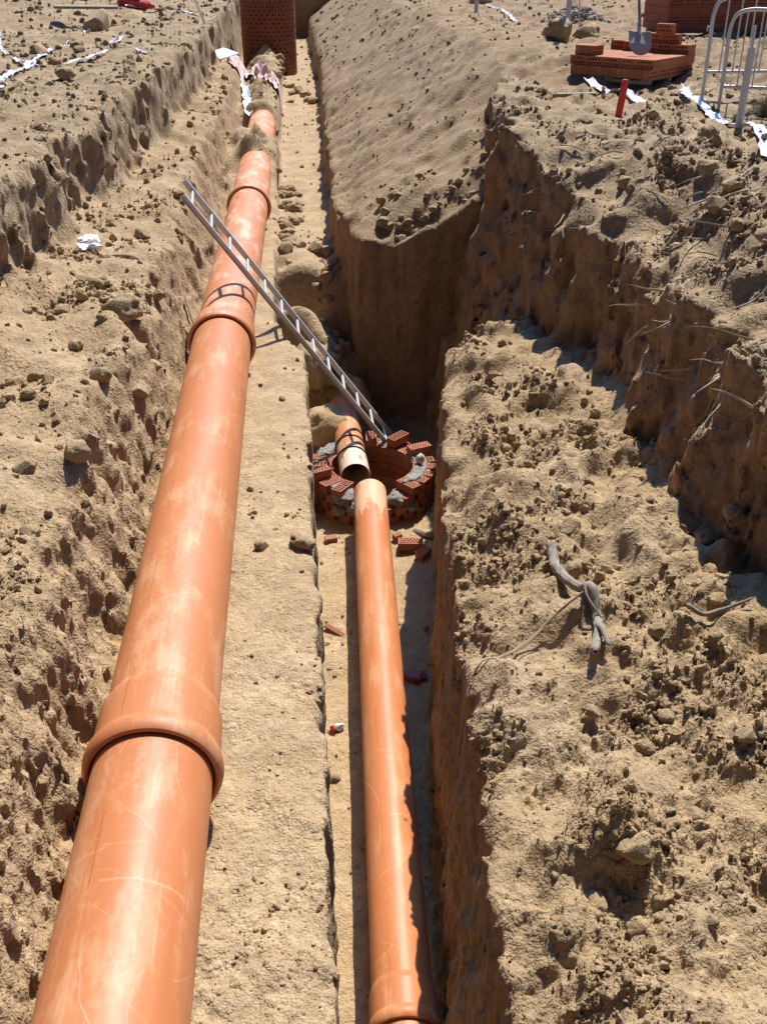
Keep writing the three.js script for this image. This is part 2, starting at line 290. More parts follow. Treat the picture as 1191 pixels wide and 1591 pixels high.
{
  const P = soil.pos, N = soil.nrm, nv = P.length / 3, r = rng(40), COUNT = 170000, per = 3;
  const crumb = (a, b, c) => { const g = rockGeo(a, 1, b, c); g.computeVertexNormals(); return g; }, geos = [crumb(3, .30, 5), crumb(5, .34, 5), crumb(9, .28, 6)], lists = [[], [], []], q = new THREE.Quaternion(), e = new THREE.Euler(), M = new THREE.Matrix4(), S = new THREE.Vector3(), X = new THREE.Vector3();
  let tries = 0, got = 0;
  while (got < COUNT && tries < COUNT * 12) {
    tries++; const i = Math.floor(r() * nv), u = P[i * 3], y = P[i * 3 + 1], v = -P[i * 3 + 2];
    if (v < .8 || v > 44 || N[i * 3 + 1] < .35 || Math.hypot(u - MC[0], v - MC[1]) < .66) continue;
    if (u < -.42 && u > -1 && v < 15.2 && y < -1.4) continue;
    const c = column(u, v); base(c, u, y, v); if (W.wall > .6) continue;
    const id = W.id, pat = m3(u * 1.1, y * 1.1, v * 1.1) + .6 * m3(u * 3.3, y, v * 3.3);
    const far = ss(11, 14, v), dens = (id === 0 ? mix(.16, .5, far) : id === 1 ? mix(.30, .7, far) : id === 6 ? .4 : 1) * (id === 4 ? .05 + .75 * ss(.1, 1.0, pat) : .06 + .94 * ss(-.1, .9, pat));
    if (r() > dens) continue;
    const s = cellAt(v) / .0163 * .0024 * (1 + 6 * Math.pow(r(), 9)) * (.6 + .8 * r()) * (id <= 1 ? .7 : id === 6 ? .75 : 1) * mix(1, .6, ss(5, 14, v)) * (id === 5 && v < 11 ? 1.15 : 1);
    e.set(r() * 6, r() * 6, r() * 6); q.setFromEuler(e); S.set(s * (.8 + .6 * r()), s * (.6 + .5 * r()), s * (.8 + .6 * r())); X.set(u, y + s * .25, -v);
    const C = soilColour(id, 0, u, y, v), k = .85 + .25 * r(); lists[got % 3].push([M.compose(X, q, S).clone(), C[0] * k, C[1] * k, C[2] * k]); got++;
  }
  const white = new THREE.MeshStandardMaterial({ color: 0xffffff, roughness: 1, map: soilMap }), col = new THREE.Color();
  lists.forEach((l, k) => {
    const im = new THREE.InstancedMesh(geos[k], white, l.length); im.name = numbered('soil_crumbs');
    l.forEach((d, i) => { im.setMatrixAt(i, d[0]); im.setColorAt(i, col.setRGB(d[1], d[2], d[3])); });
    im.userData = { kind: 'stuff', label: 'countless crumbs of dry tan earth scattered over the diggings', category: 'soil' }; im.castShadow = im.receiveShadow = true; scene.add(im);
  });
  console.log('crumbs', got, Date.now() - T0);
}
const ROCKS = []; for (let i = 0; i < 10; i++) ROCKS.push(rockGeo(100 + i * 7, 4, .17 + .008 * i, 5 + i % 4));
const rr = rng(9);
function rock(u, v, size, label, group, { mat = clodMat, name = 'clod', category = 'clod', sc = [1, .75, .9], turn = rr() * 6, tilt = (rr() - .5) * .5, k = Math.floor(rr() * 10), sink = .35, y = null } = {}) {
  const m = lone(name, ROCKS[k], mat, label, category, group);
  m.scale.set(size * sc[0], size * sc[1], size * sc[2]); m.rotation.set(tilt, turn, tilt * .7);
  m.position.copy(V(u, (y === null ? groundAt(u, v) : y) + size * sc[1] * (1 - 2 * sink), v)); return m;
}
// single clods that stand out
rock(1.61, 5.29, .085, 'large rounded clod behind the thick end of the grey branch', null, { k: 2 });
rock(1.53, 4.86, .075, 'angular clod shading the bend of the grey branch', null, { k: 5 });
rock(1.22, 2.72, .085, 'biggest lump of earth above the dark hollow on the bench', null, { k: 6, sink: .5 });
rock(1.05, 2.60, .06, 'lump of earth at the lip of the dark hollow on the bench', null, { k: 7, sink: .4 });
rock(1.18, 2.46, .05, 'round lump lying just below the dark hollow on the bench', null, { k: 4, sink: .4 });
rock(-1.72, 8.21, .22, 'long flat slab of earth on the left terrace with a shadow under it', null, { sc: [1, .3, .45], turn: -.45, tilt: .12, k: 3, sink: .25, name: 'earth_slab', category: 'slab' });
rock(-1.36, 7.49, .17, 'tilted block of earth near the edge of the left terrace', null, { k: 6 });
rock(.27, 10.08, .31, 'pale boulder of earth half covering the upstream pipe', null, { k: 0, y: -3.08, sink: .45, sc: [.9, .8, 1] }).geometry = lumpGeo(51);
rock(.12, 10.95, .34, 'largest boulder of earth at the foot of the ramp', null, { k: 8, sink: .45 }).geometry = lumpGeo(53);
rock(.03 + .07, 5.09, .035, 'reddish stone against the foot of the ledge on the trench floor', null, { k: 5, mat: new THREE.MeshStandardMaterial({ color: lin(.33, .2, .13), roughness: 1, map: soilMap }), name: 'stone', category: 'stone' });
rock(-.31, 5.36, .05, 'lone clod on the ledge halfway between pipe and edge', null, { k: 1 });
rock(-.06, 5.40, .085, 'clod on the brink of the ledge above the trench floor', null, { k: 9 });
const scatter = (list, size, label, group, opt) => { for (const [u, v, k = 1] of list) rock(u, v, size * k * (.8 + .4 * rr()), label, group, opt && { ...opt, mat: rr() < .4 ? clodMatB : clodMat }); };
scatter([[2.23, 4.59], [1.78, 4.11], [2.16, 4.31], [1.64, 3.54], [1.48, 3.35], [1.66, 5.67, .8], [1.68, 6.45, .9], [2.42, 4.88, 1.2], [2.35, 5.0, 1.3], [1.89, 3.27], [2.2, 6.9, .8], [1.46, 5.15, .7], [1.96, 4.24, .8], [1.97, 3.4], [1.75, 6.1, .8], [1.5, 6.6, .9], [1.62, 6.2, .7], [1.85, 5.8, .7], [1.4, 6.9, .8], [1.95, 6.5, .6], [2.1, 5.3, .7], [1.8, 4.9, .7], [1.6, 4.5, .8], [1.3, 3.6, .7], [1.55, 2.9, .9], [1.75, 2.6, .9], [1.4, 2.35, .8], [1.9, 2.9, .8], [1.7, 3.9, .8], [2.0, 4.7, .7]], .048, 'clod of dry tan earth lying on the right-hand bench', 'clods on the right bench', {});
scatter([[-1.85, 6.21, 1.2], [-1.66, 6.08], [-1.44, 7.2], [-1.15, 7.32, 1.3], [-1.25, 5.02, 1.2], [-1.65, 5.77, .9], [-1.23, 5.64, 1.3], [-1.48, 8.86], [-1.28, 9.05, .8], [-1.5, 9.9, 1.2], [-1.7, 10.6, .9], [-1.2, 10.4, 1.1], [-1.3, 11.6], [-1.6, 12.3], [-1.15, 6.6, 1.3], [-1.3, 6.2, 1.2], [-1.6, 6.9], [-1.8, 7.5], [-1.35, 4.3], [-1.5, 4.9, 1.1], [-1.2, 8.3, 1.2]], .062, 'clod of dry tan earth on the left terrace', 'clods on the left terrace', {});
{ const l = []; for (let i = 0; i < 46; i++) l.push([-.28 + .30 * rr() + .02 * i / 46, 12.2 + 4.2 * rr(), .6 + .8 * rr()]); scatter(l, .075, 'clod in the spill of clods beside the far end of the thick pipe', 'clods beside the thick pipe', {}); }
{ const l = []; for (let i = 0; i < 40; i++) { const u = .95 + 1.2 * rr(); l.push([u, 11.0 + 1.7 * rr() * rr() + .12 * u, .6 + .9 * rr()]); } scatter(l, .05, 'clod on the brow of the sloping spoil bank', 'clods on the brow of the bank', {}); }
{ const l = []; for (let i = 0; i < 26; i++) l.push([.15 + .4 * rr(), 10.4 + 2.4 * rr(), .6 + .9 * rr()]); scatter(l, .075, 'clod on the earth ramp above the round brick chamber', 'clods on the ramp', {}); }
{ const l = []; for (let i = 0; i < 16; i++) l.push([-.5 + 1.0 * rr(), 26 + 5.5 * rr(), .8 + .8 * rr()]); scatter(l, .10, 'clod on the heap in front of the brick tower', 'clods at the brick tower', {}); }
{ const l = []; for (let i = 0; i < 14; i++) l.push([-3 - 3 * rr(), 14 + 8 * rr(), .8 + rr()]); scatter(l, .09, 'clod on the upper ground among the white tapes', 'clods among the tapes', {}); }
{ const l = []; for (let i = 0; i < 14; i++) l.push([2.9 + 1.2 * rr(), 6.5 + 5 * rr(), .7 + .9 * rr()]); scatter(l, .075, 'clod on the rooty rim below the red stake', 'clods on the rooty rim', {}); }
rock(-4.0, 23.6, .34, 'large brown boulder beside the plank on the upper ground', null, { name: 'boulder', category: 'boulder', k: 2, sc: [1, .9, .9] });
rock(4.0, 16.5, .25, 'brown block of earth left of the fence rod foot', null, { name: 'boulder', category: 'boulder', k: 4 });
rock(4.55, 16.9, .26, 'brown block of earth right of the fence rod foot', null, { name: 'boulder', category: 'boulder', k: 6 });
rock(4.6, 27, .3, 'grey brown block of earth near the far fence rod', null, { name: 'boulder', category: 'boulder', k: 3 });

// ---------------------------------------------------------------- pipes
function pipeTexture(seed, dust, opts = {}) {                 // x = along the pipe, y = round it (top of the pipe at the middle)
  const w = 2048, h = 1024, cv = document.createElement('canvas'); cv.width = w; cv.height = h; const c = cv.getContext('2d'), r = rng(seed);
  c.fillStyle = opts.base || 'rgb(185,109,62)'; c.fillRect(0, 0, w, h);
  for (let i = 0; i < 500; i++) { c.fillStyle = r() < .5 ? 'rgba(176,92,46,.05)' : 'rgba(214,132,82,.05)'; c.beginPath(); c.ellipse(r() * w, r() * h, 20 + 120 * r(), 10 + 70 * r(), 0, 0, 7); c.fill(); }
  const img = c.getImageData(0, 0, w, h), d = img.data;
  for (let y = 0; y < h; y++) for (let x = 0; x < w; x++) {
    const X = x / w * 5.6, Y = y / h * 1.57, i = (y * w + x) * 4;
    const n = n3(X * 1.7, Y * 3.4, seed) + .6 * n3(X * 4, Y * 11, seed + 5) + .4 * n3(X * 16, Y * 34, seed + 8), m = n3(X * 1.3, Y * 34, seed + 3);
    let a = dust * (.16 + ss(-.1, 1.2, n) * .62 + .30 * ss(.2, .9, m) * ss(-.6, .4, n)) + dust * .10;
    if (opts.start && X < opts.start + .05 * n3(0, Y * 11, seed)) a = Math.max(a, ss(-1.0, -.2, n + .3) * .95);
    if (opts.end && X > 5.6 - opts.end - .12 * n3(0, Y * 9, seed)) a = Math.max(a, ss(-.9, .1, n + .3) * .85);
    const D = opts.dustColour || [214, 176, 140]; d[i] = mix(d[i], D[0], a); d[i + 1] = mix(d[i + 1], D[1], a); d[i + 2] = mix(d[i + 2], D[2], a);
    const g = 6 * (r() - .5); d[i] += g; d[i + 1] += g; d[i + 2] += g;
  }
  c.putImageData(img, 0, 0);
  for (let i = 0; i < 260 * (opts.scratch || 1); i++) {
    c.strokeStyle = `rgba(${225 + 20 * r() | 0},${185 + 30 * r() | 0},${150 + 30 * r() | 0},${.12 + .4 * r() * r()})`; c.lineWidth = .6 + 1.6 * r() * r() * 2;
    let x = r() * w, y = r() * h, a = (r() < .6 ? 0 : Math.PI / 2) + (r() - .5) * 1.1; c.beginPath(); c.moveTo(x, y); const n = 4 + 14 * r();
    for (let k = 0; k < n; k++) { a += (r() - .5) * .45; x += Math.cos(a) * 9; y += Math.sin(a) * 16; c.lineTo(x, y); } c.stroke();
  }
  for (let i = 0; i < 60; i++) { c.fillStyle = 'rgba(40,20,10,.8)'; c.fillRect(r() * w, r() * h, 1.5, 1.5); }
  for (let x = 40; x < w - 200; x += 330) { c.strokeStyle = 'rgba(60,34,20,.55)'; c.lineWidth = 2; c.setLineDash([5, 3, 9, 2, 3, 3]); c.beginPath(); c.moveTo(x, h * .5 - 70); c.lineTo(x + 130, h * .5 - 70); c.stroke(); }
  const t = new THREE.CanvasTexture(cv); t.colorSpace = THREE.SRGBColorSpace; t.wrapS = t.wrapT = THREE.RepeatWrapping; t.flipY = false; return t;
}
const pipeMat = (seed, dust, opts) => new THREE.MeshPhysicalMaterial({ map: pipeTexture(seed, dust, opts), roughness: mix(.32, .60, dust), bumpMap: soilBump, bumpScale: .0006, specularIntensity: .5 });
function pipeGeo(profile, length) {             // profile: [radius, distance along]; axis ends up along -z, seam underneath
  const pts = profile.map(([r, t]) => new THREE.Vector2(r, t)), g = new THREE.LatheGeometry(pts, 72, Math.PI, Math.PI * 2), p = g.attributes.position, uv = g.attributes.uv;
  for (let i = 0; i < p.count; i++) uv.setXY(i, p.getY(i) / 5.6, uv.getX(i));
  g.rotateX(-Math.PI / 2); return g;
}
function socketed(R, L, wall, socket = true) {
  const P = [];
  if (socket) { const k = R / .25; P.push([R + .004, .10 * k], [R + .006, .012 * k], [R + .014 * k, 0], [R + .024 * k, .001], [R + .031 * k, .006 * k], [R + .041 * k, .028 * k], [R + .045 * k, .055 * k], [R + .042 * k, .082 * k], [R + .031 * k, .104 * k], [R + .024 * k, .114 * k], [R + .022 * k, .124 * k], [R + .0225 * k, .15 * k], [R + .0215 * k, .34 * k], [R + .017 * k, .365 * k], [R + .004 * k, .40 * k], [R, .42 * k]); } else P.push([R - wall, 1.2], [R - wall, .004], [R - wall + .003, 0], [R - .003, 0], [R, .003]);
  const t0 = P[P.length - 1][1], C = socket ? P.splice(0, P.length - 1) : null; if (C) C.push([R, t0]);
  for (let i = 1; i <= 14; i++) P.push([R, mix(t0, L - .004, i / 14)]);
  P.push([R - .003, L], [R - wall + .003, L], [R - wall, L - .004], [R - wall, Math.max(L - 1.3, .45)]);
  return { wall: pipeGeo(P, L), collar: C && pipeGeo(C, L) };
}
function layPipe(name, label, geo, mat, a, b, group) {
  const g = thing(name, label, 'pipe', group); const d = b.clone().sub(a).normalize();
  g.position.copy(a); g.quaternion.setFromUnitVectors(new THREE.Vector3(0, 0, -1), d); part(g, 'pipe_wall', geo.wall, mat); if (geo.collar) part(g, 'collar', geo.collar, mat); return g;
}
const pmA = pipeMat(1, .48, { scratch: 2.2 }), pmB = pipeMat(2, .56, { scratch: 1.6 }), pmC = pipeMat(3, .8, { dustColour: [226, 182, 156] }), pmD = pipeMat(4, .95, { dustColour: [226, 182, 156] });
const BP = [V(-.715, -1.43, -2.2), V(-.70, -1.43, 3.16), V(-.70, -1.425, 8.36), V(-.635, -1.42, 13.55), V(-.60, -1.43, 22.5)];
const bigPipes = [['thick orange sewer pipe section without a collar in view, scratched and glossy', pmA], ['thick orange pipe section joining the scratched glossy one to the laddered one', pmB], ['dusty thick orange pipe section under the ladder', pmC], ['thick pink dusty pipe section partly buried under spilled earth', pmD]];
bigPipes.forEach(([label, mat], i) => {
  const a = BP[i], b = BP[i + 1], L = a.distanceTo(b) + (i < 3 ? .09 : 0);
  const g = layPipe('sewer_pipe', label, socketed(.25, L, .012), mat, a, b, null);
  if (i > 0) { const s = new THREE.TorusGeometry(.2535, .004, 10, 72); part(g, 'rubber_seal', s, sealMat()).position.z = -.02; }
});
function sealMat() { return sealMat.m || (sealMat.m = new THREE.MeshStandardMaterial({ color: 0x1d1714, roughness: .7 })); }
const small = [V(.17, -3.06, -2.0), V(.358, -3.06, 2.99), V(.585, -3.02, 8.52)];
layPipe('narrow_pipe', 'narrow orange pipe section at the bottom of the trench in the wall shadow', socketed(.1575, small[0].distanceTo(small[1]) + .06, .007), pmA, small[0], small[1]);
{ const g = layPipe('narrow_pipe', 'narrow orange pipe with cement smeared end reaching into the brick chamber', socketed(.1575, small[1].distanceTo(small[2]), .007), pipeMat(7, .48, { end: .62, scratch: 1.6 }), small[1], small[2]); part(g, 'rubber_seal', new THREE.TorusGeometry(.160, .003, 8, 48), sealMat()).position.z = -.015; }
{ const a = V(.47, -3.05, 8.93), b = V(.40, -2.98, 11.2), g = layPipe('narrow_pipe', 'cement smeared pipe mouth opening into the brick chamber from the ramp', socketed(.150, 2.2, .008, false), pipeMat(9, .8, { dustColour: [206, 192, 172], start: .37 }), a, b);
  part(g, 'rubber_ring', new THREE.TorusGeometry(.156, .008, 8, 40), sealMat()).position.z = -.36; part(g, 'rubber_ring', new THREE.TorusGeometry(.156, .008, 8, 40), sealMat()).position.z = -.62; }

// ---------------------------------------------------------------- bricks
const brickTex = (() => { const n = tileNoise(256, 21, [[5, .5], [17, .5], [60, .5], [128, .6]]); return texFrom(256, (x, y, i) => { const v = 215 + 26 * n[i]; return [v, v - 4, v - 8]; }, true); })();
const brickMats = [[.50, .185, .100], [.54, .205, .115], [.46, .165, .090]].map(([r, g, b]) => new THREE.MeshStandardMaterial({ color: lin(r, g, b), map: brickTex, roughness: .9, bumpMap: soilBump, bumpScale: .001 }));
const stackMats = [[.56, .205, .080], [.60, .225, .090], [.52, .185, .075]].map(([r, g, b]) => new THREE.MeshStandardMaterial({ color: lin(r, g, b), map: brickTex, roughness: .9 }));
function perforated(L, Wd, H, nx, ny, diamond) {          // holes run through along y; length along x, width along z
  const sh = new THREE.Shape(); sh.moveTo(-L / 2, -Wd / 2); sh.lineTo(L / 2, -Wd / 2); sh.lineTo(L / 2, Wd / 2); sh.lineTo(-L / 2, Wd / 2); sh.closePath();
  const m = .010, cx = (L - 2 * m) / nx, cy = (Wd - 2 * m) / ny;
  for (let j = 0; j < ny; j++) for (let i = 0; i < nx - (diamond && j % 2 ? 1 : 0); i++) {
    const x = -L / 2 + m + (i + .5 + (diamond && j % 2 ? .5 : 0)) * cx, y = -Wd / 2 + m + (j + .5) * cy, a = cx * .37, b = cy * .37, p = new THREE.Path();
    if (diamond) { p.moveTo(x, y - b * 1.15); p.lineTo(x - a, y); p.lineTo(x, y + b * 1.15); p.lineTo(x + a, y); } else { p.moveTo(x - a, y - b); p.lineTo(x - a, y + b); p.lineTo(x + a, y + b); p.lineTo(x + a, y - b); }
    p.closePath(); sh.holes.push(p);
  }
  const g = new THREE.ExtrudeGeometry(sh, { depth: H, bevelEnabled: false, curveSegments: 1 }); g.translate(0, 0, -H / 2); g.rotateX(-Math.PI / 2);
  const uv = g.attributes.uv; for (let i = 0; i < uv.count; i++) uv.setXY(i, uv.getX(i) * 3, uv.getY(i) * 3); return g;
}
const holeBrick = perforated(.235, .112, .085, 6, 3, false), diaBrick = perforated(.235, .112, .085, 7, 3, true), plainBrick = new RoundedBoxGeometry(.235, .085, .112, 1, .004);
const mortarMat = new THREE.MeshStandardMaterial({ color: lin(.36, .34, .31), map: soilMap, bumpMap: soilBump, bumpScale: .014, roughness: 1 });
function smoothed(h) { const g = h.clone(); g.deleteAttribute('normal'); const uv = g.attributes.uv; for (let i = 0; i < uv.count; i++) uv.setXY(i, g.attributes.position.getX(i) * .09, g.attributes.position.getZ(i) * .09); return mergeVertices(g); }
function lumpGeo(seed, f = 1) { const g = smoothed(rockGeo(seed, 4, .22, 2)), p = g.attributes.position, v = new THREE.Vector3(); for (let i = 0; i < p.count; i++) { v.fromBufferAttribute(p, i); const k = 1 + .10 * n3(v.x * 6, v.y * 6, v.z * 6 + seed) + .07 * n3(v.x * 14, v.y * 14, v.z * 14); p.setXYZ(i, v.x * k, v.y * k, v.z * k); } g.computeVertexNormals(); return g; }
{
  const g = thing('manhole', 'round unfinished brick manhole chamber on the trench floor', 'manhole'); g.position.copy(V(MC[0], -3.385, MC[1]));
  const r = rng(31), H = .088, n = 24;
  for (let k = 0; k < 4; k++) for (let i = 0; i < n; i++) {
    const a = (i + (k % 2) * .5 + .12 * (r() - .5)) / n * Math.PI * 2, ca = Math.cos(a), sa = Math.sin(a);      // a = 0 to the right, pi/2 away from the viewer
    const front = Math.abs(Math.atan2(Math.cos(a), -Math.sin(a))), back = Math.abs(Math.atan2(Math.cos(a) + .42, Math.sin(a)));
    if (k >= 2 && (front < .42 || back < .36)) continue;
    if (k === 3 && (front < .62)) continue;
    const top = k === 3 || (k >= 1 && front < .75);
    const m = part(g, 'brick', top ? (r() < .7 ? diaBrick : holeBrick) : plainBrick, brickMats[Math.floor(r() * 3)]);
    const rad = .535 + .012 * (r() - .5); m.position.set(ca * rad, .045 + k * H, -sa * rad); m.rotation.y = a + .03 * (r() - .5);
  }
  // mortar filling the wedge joints, set back from the brick faces
  const ringGeo = (h0, h1, p0, pl) => new THREE.LatheGeometry([[.432, h0], [.432, h1], [.445, h1 + .004], [.595, h1 + .004], [.603, h1], [.603, h0]].map(([x, y]) => new THREE.Vector2(x, y)), 80, p0, pl);   // angle 0 faces the viewer's side
  part(g, 'mortar_joint', ringGeo(0, .168, 0, Math.PI * 2), mortarMat);
  part(g, 'mortar_joint', ringGeo(.172, .338, .64, Math.PI * 2 - 1.28), mortarMat);
  // mortar spread on the right hand arc and heaped beside the pipe
  const spreadMortar = (a0, a1, r0, r1, y, seed) => {
    const nu = 46, nr = 14, pos = [], uv = [], ix = [];
    for (let i = 0; i <= nu; i++) for (let j = 0; j <= nr; j++) {
      const a = mix(a0, a1, i / nu), e = Math.min(1, 5 * Math.min(i / nu, 1 - i / nu)), rad = mix(mix(r0, (r0 + r1) / 2, 1 - e), mix(r1, (r0 + r1) / 2, 1 - e), j / nr) + .012 * n3(a * 9, j === 0 ? 1 : 2, seed);
      const hgt = (j === 0 || j === nr || i === 0 || i === nu) ? -.01 : .014 + .014 * n3(a * 8, rad * 22, seed) + .008 * n3(a * 22, rad * 60, seed);
      pos.push(Math.cos(a) * rad, y + hgt, -Math.sin(a) * rad); uv.push(Math.cos(a) * rad * .8, Math.sin(a) * rad * .8);
    }
    for (let i = 0; i < nu; i++) for (let j = 0; j < nr; j++) { const o = i * (nr + 1) + j; ix.push(o, o + 1, o + nr + 1, o + 1, o + nr + 2, o + nr + 1); }
    const q = new THREE.BufferGeometry(); q.setAttribute('position', new THREE.Float32BufferAttribute(pos, 3)); q.setAttribute('uv', new THREE.Float32BufferAttribute(uv, 2)); q.setIndex(ix); q.computeVertexNormals(); return q;
  };
  part(g, 'mortar_bed', spreadMortar(-1.05, .72, .425, .565, .352, 3), mortarMat);
  part(g, 'mortar_bed', spreadMortar(1.9, 2.75, .50, .66, .352, 9), mortarMat);
  part(g, 'mortar_bed', spreadMortar(1.05, 1.42, .44, .60, .352, 6), mortarMat);
  for (const [x, y, z, s] of [[-.30, .25, .46, .13], [-.20, .18, .56, .10], [.22, .22, .50, .11], [.34, .16, .52, .09], [-.36, .14, .55, .08]]) { const m = part(g, 'mortar_lump', lumpGeo(Math.round(s * 1000) + 3), mortarMat); m.position.set(x, y, z); m.scale.set(s, s * .6, s); }
}
// bricks lying on the chamber
function looseBrick(u, y, v, turn, tilt, geo, label, group) { const m = lone('brick', geo, brickMats[Math.floor(rr() * 3)], label, 'brick', group); m.position.copy(V(u, y, v)); m.rotation.set(tilt, turn, 0); return m; }
const RT = -3.385 + .352 + .044;
looseBrick(.68, RT, 9.66, Math.PI / 2 - .05, 0, holeBrick, 'loose brick pointing at the ladder on the back of the brick chamber');
looseBrick(.96, RT + .02, 9.60, .75, .03, holeBrick, 'loose brick with mortar filled holes beside the ladder foot on the chamber');
looseBrick(1.16, RT, 9.38, .35, .02, diaBrick, 'loose brick set askew on the chamber rim behind the white stone');
looseBrick(.10, RT, 8.92, .42, 0, diaBrick, 'loose brick on the left of the chamber above the heaped mortar');
looseBrick(.93, groundAt(.93, 8.03) + .045, 8.03, -.12, 0, diaBrick, 'whole perforated brick lying on the trench floor before the chamber');
looseBrick(1.03, groundAt(1.0, 7.86) + .04, 7.86, .8, .25, plainBrick, 'broken brick half buried against the right trench wall').scale.set(.6, .8, .8);
looseBrick(.19, groundAt(.19, 8.26) + .02, 8.26, .2, .1, plainBrick, 'small brick piece on the floor at the left foot of the chamber').scale.set(.5, .5, .6);
looseBrick(.17, groundAt(.17, 6.80) + .02, 6.80, -.7, .3, plainBrick, 'thin red brick shard by the ledge on the trench floor').scale.set(.9, .3, .35);
looseBrick(.82, groundAt(.82, 8.1) + .03, 8.2, .5, .1, plainBrick, 'pink brick end touching the whole brick on the trench floor').scale.set(.35, .7, .5);
rock(1.14, 9.12, .06, 'white stone sitting on the mortar of the chamber rim', null, { y: RT - .03, mat: new THREE.MeshStandardMaterial({ color: lin(.66, .6, .5), roughness: .95, map: soilMap }), name: 'stone', category: 'stone', k: 5, sc: [1, .9, .8], sink: .12 });
rock(1.09, 8.3, .11, 'long grey stone between chamber and right trench wall', null, { mat: stoneMat, name: 'stone', category: 'stone', k: 3, sc: [1.2, .35, .4], turn: -.6, sink: .2 });

// ---------------------------------------------------------------- ladder
const galv = new THREE.MeshStandardMaterial({ color: lin(.52, .51, .49), metalness: .25, roughness: .5 }), galvDull = new THREE.MeshStandardMaterial({ color: lin(.55, .54, .52), metalness: .3, roughness: .5 });
{
  const foot = V(.935, -3.17, 9.68), top = V(-.985, -.305, 9.05), wv = V(.03, 0, .34), L = foot.distanceTo(top), dir = top.clone().sub(foot).normalize(), wd = wv.clone().addScaledVector(top.clone().sub(foot).normalize(), -wv.dot(top.clone().sub(foot).normalize())).normalize(), nn = new THREE.Vector3().crossVectors(dir, wd).normalize();
  const g = thing('ladder', 'long grey metal ladder leaning across the trench over the thick pipe', 'ladder'); g.position.copy(foot);
  const B = new THREE.Matrix4().makeBasis(nn, dir, wd), q = new THREE.Quaternion().setFromRotationMatrix(B);
  for (const s of [0, 1]) {
    const sh = new THREE.Shape(); const a = .025, b = .011, t = .004; sh.moveTo(-a, -b); sh.lineTo(a, -b); sh.lineTo(a, b); sh.lineTo(a - t, b); sh.lineTo(a - t, -b + t); sh.lineTo(-a + t, -b + t); sh.lineTo(-a + t, b); sh.lineTo(-a, b); sh.closePath();
    const rg = new THREE.ExtrudeGeometry(sh, { depth: L, bevelEnabled: false }); rg.rotateX(-Math.PI / 2); if (s) rg.rotateY(Math.PI);
    const m = part(g, 'rail', rg, galv); m.quaternion.copy(q); m.position.copy(wd).multiplyScalar(s ? wv.length() : 0);
  }
  for (let i = 0; i < 13; i++) { const h = .16 + i * (L - .28) / 12, m = part(g, 'rung', new RoundedBoxGeometry(.024, .024, wv.length() - .02, 1, .004), galvDull); m.quaternion.copy(q); m.position.copy(dir).multiplyScalar(h).addScaledVector(wd, wv.length() / 2); }
}

// ---------------------------------------------------------------- branch, roots, twigs
const woodTex = (() => { const n = tileNoise(256, 33, [[6, .5], [30, .6], [90, .5]]); return texFrom(256, (x, y, i) => { const v = 205 + 30 * n[(y % 256) * 256 + ((x * 3) & 255)]; return [v, v - 5, v - 12]; }, true); })();
const woodMat = new THREE.MeshStandardMaterial({ color: lin(.47, .41, .33), map: woodTex, roughness: .95, bumpMap: soilBump, bumpScale: .004 }), twigMat = new THREE.MeshStandardMaterial({ color: lin(.30, .235, .16), roughness: .95 }), rootMat = new THREE.MeshStandardMaterial({ color: lin(.46, .37, .25), roughness: .95 });
const barkMat = (() => { const t = woodTex.clone(); t.repeat.set(5, 1); t.needsUpdate = true; const b = soilBump.clone(); b.repeat.set(.35, .6); b.needsUpdate = true; return new THREE.MeshStandardMaterial({ color: lin(.56, .49, .40), map: t, bumpMap: b, bumpScale: .012, roughness: 1 }); })();
function taper(pts, r0, r1, seg = 40, rad = 8) {
  const c = new THREE.CatmullRomCurve3(pts), g = new THREE.TubeGeometry(c, seg, 1, rad, false), p = g.attributes.position, ctr = new THREE.Vector3(), v = new THREE.Vector3();
  for (let i = 0; i <= seg; i++) { c.getPointAt(i / seg, ctr); for (let j = 0; j <= rad; j++) { const o = i * (rad + 1) + j; v.fromBufferAttribute(p, o).sub(ctr); const k = mix(r0, r1, i / seg) * (1 + .22 * n3(ctr.x * 14 + v.x * .8, ctr.y * 14 + v.y * .8, ctr.z * 14 + v.z * .8)); v.multiplyScalar(k * (i === 0 || i === seg ? .35 : 1)).add(ctr); p.setXYZ(o, v.x, v.y, v.z); } }
  g.computeVertexNormals(); return g;
}
const onGround = (list, lift) => list.map(([u, v, l = 0]) => V(u, groundAt(u, v) + lift + l, v));
{
  const g = thing('branch', 'thick crooked grey dead branch lying on the right bench', 'branch');
  part(g, 'stem', taper(onGround([[1.43, 5.05, .02], [1.415, 4.90], [1.405, 4.76], [1.43, 4.63], [1.475, 4.53], [1.50, 4.42], [1.505, 4.30], [1.475, 4.15], [1.43, 4.04, .01], [1.39, 3.92, .05]], .05), .032, .023, 80, 12), barkMat);
  part(g, 'fork', taper(onGround([[1.48, 4.2], [1.47, 4.07], [1.46, 3.94, .02]], .06), .018, .014, 16), woodMat);
    part(g, 'side_shoot', taper(onGround([[1.5, 4.5], [1.47, 4.45, .04], [1.46, 4.36, .03], [1.54, 4.22, .01]], .03), .009, .005, 24), woodMat);
}
lone('twig', taper(onGround([[1.45, 4.40, .03], [1.30, 4.36, .02], [1.15, 4.28, .02], [.98, 4.17, .01], [.84, 4.06], [.70, 4.01]], .03), .008, .003, 40, 6), twigMat, 'thin dark twig trailing from the grey branch to the bench edge', 'twig');
lone('twig', taper(onGround([[1.24, 4.33], [1.1, 4.22, .02], [.97, 4.12], [.86, 4.0]], .03), .005, .002, 24, 6), twigMat, 'finest dark twig curling beside the trailing twig', 'twig');
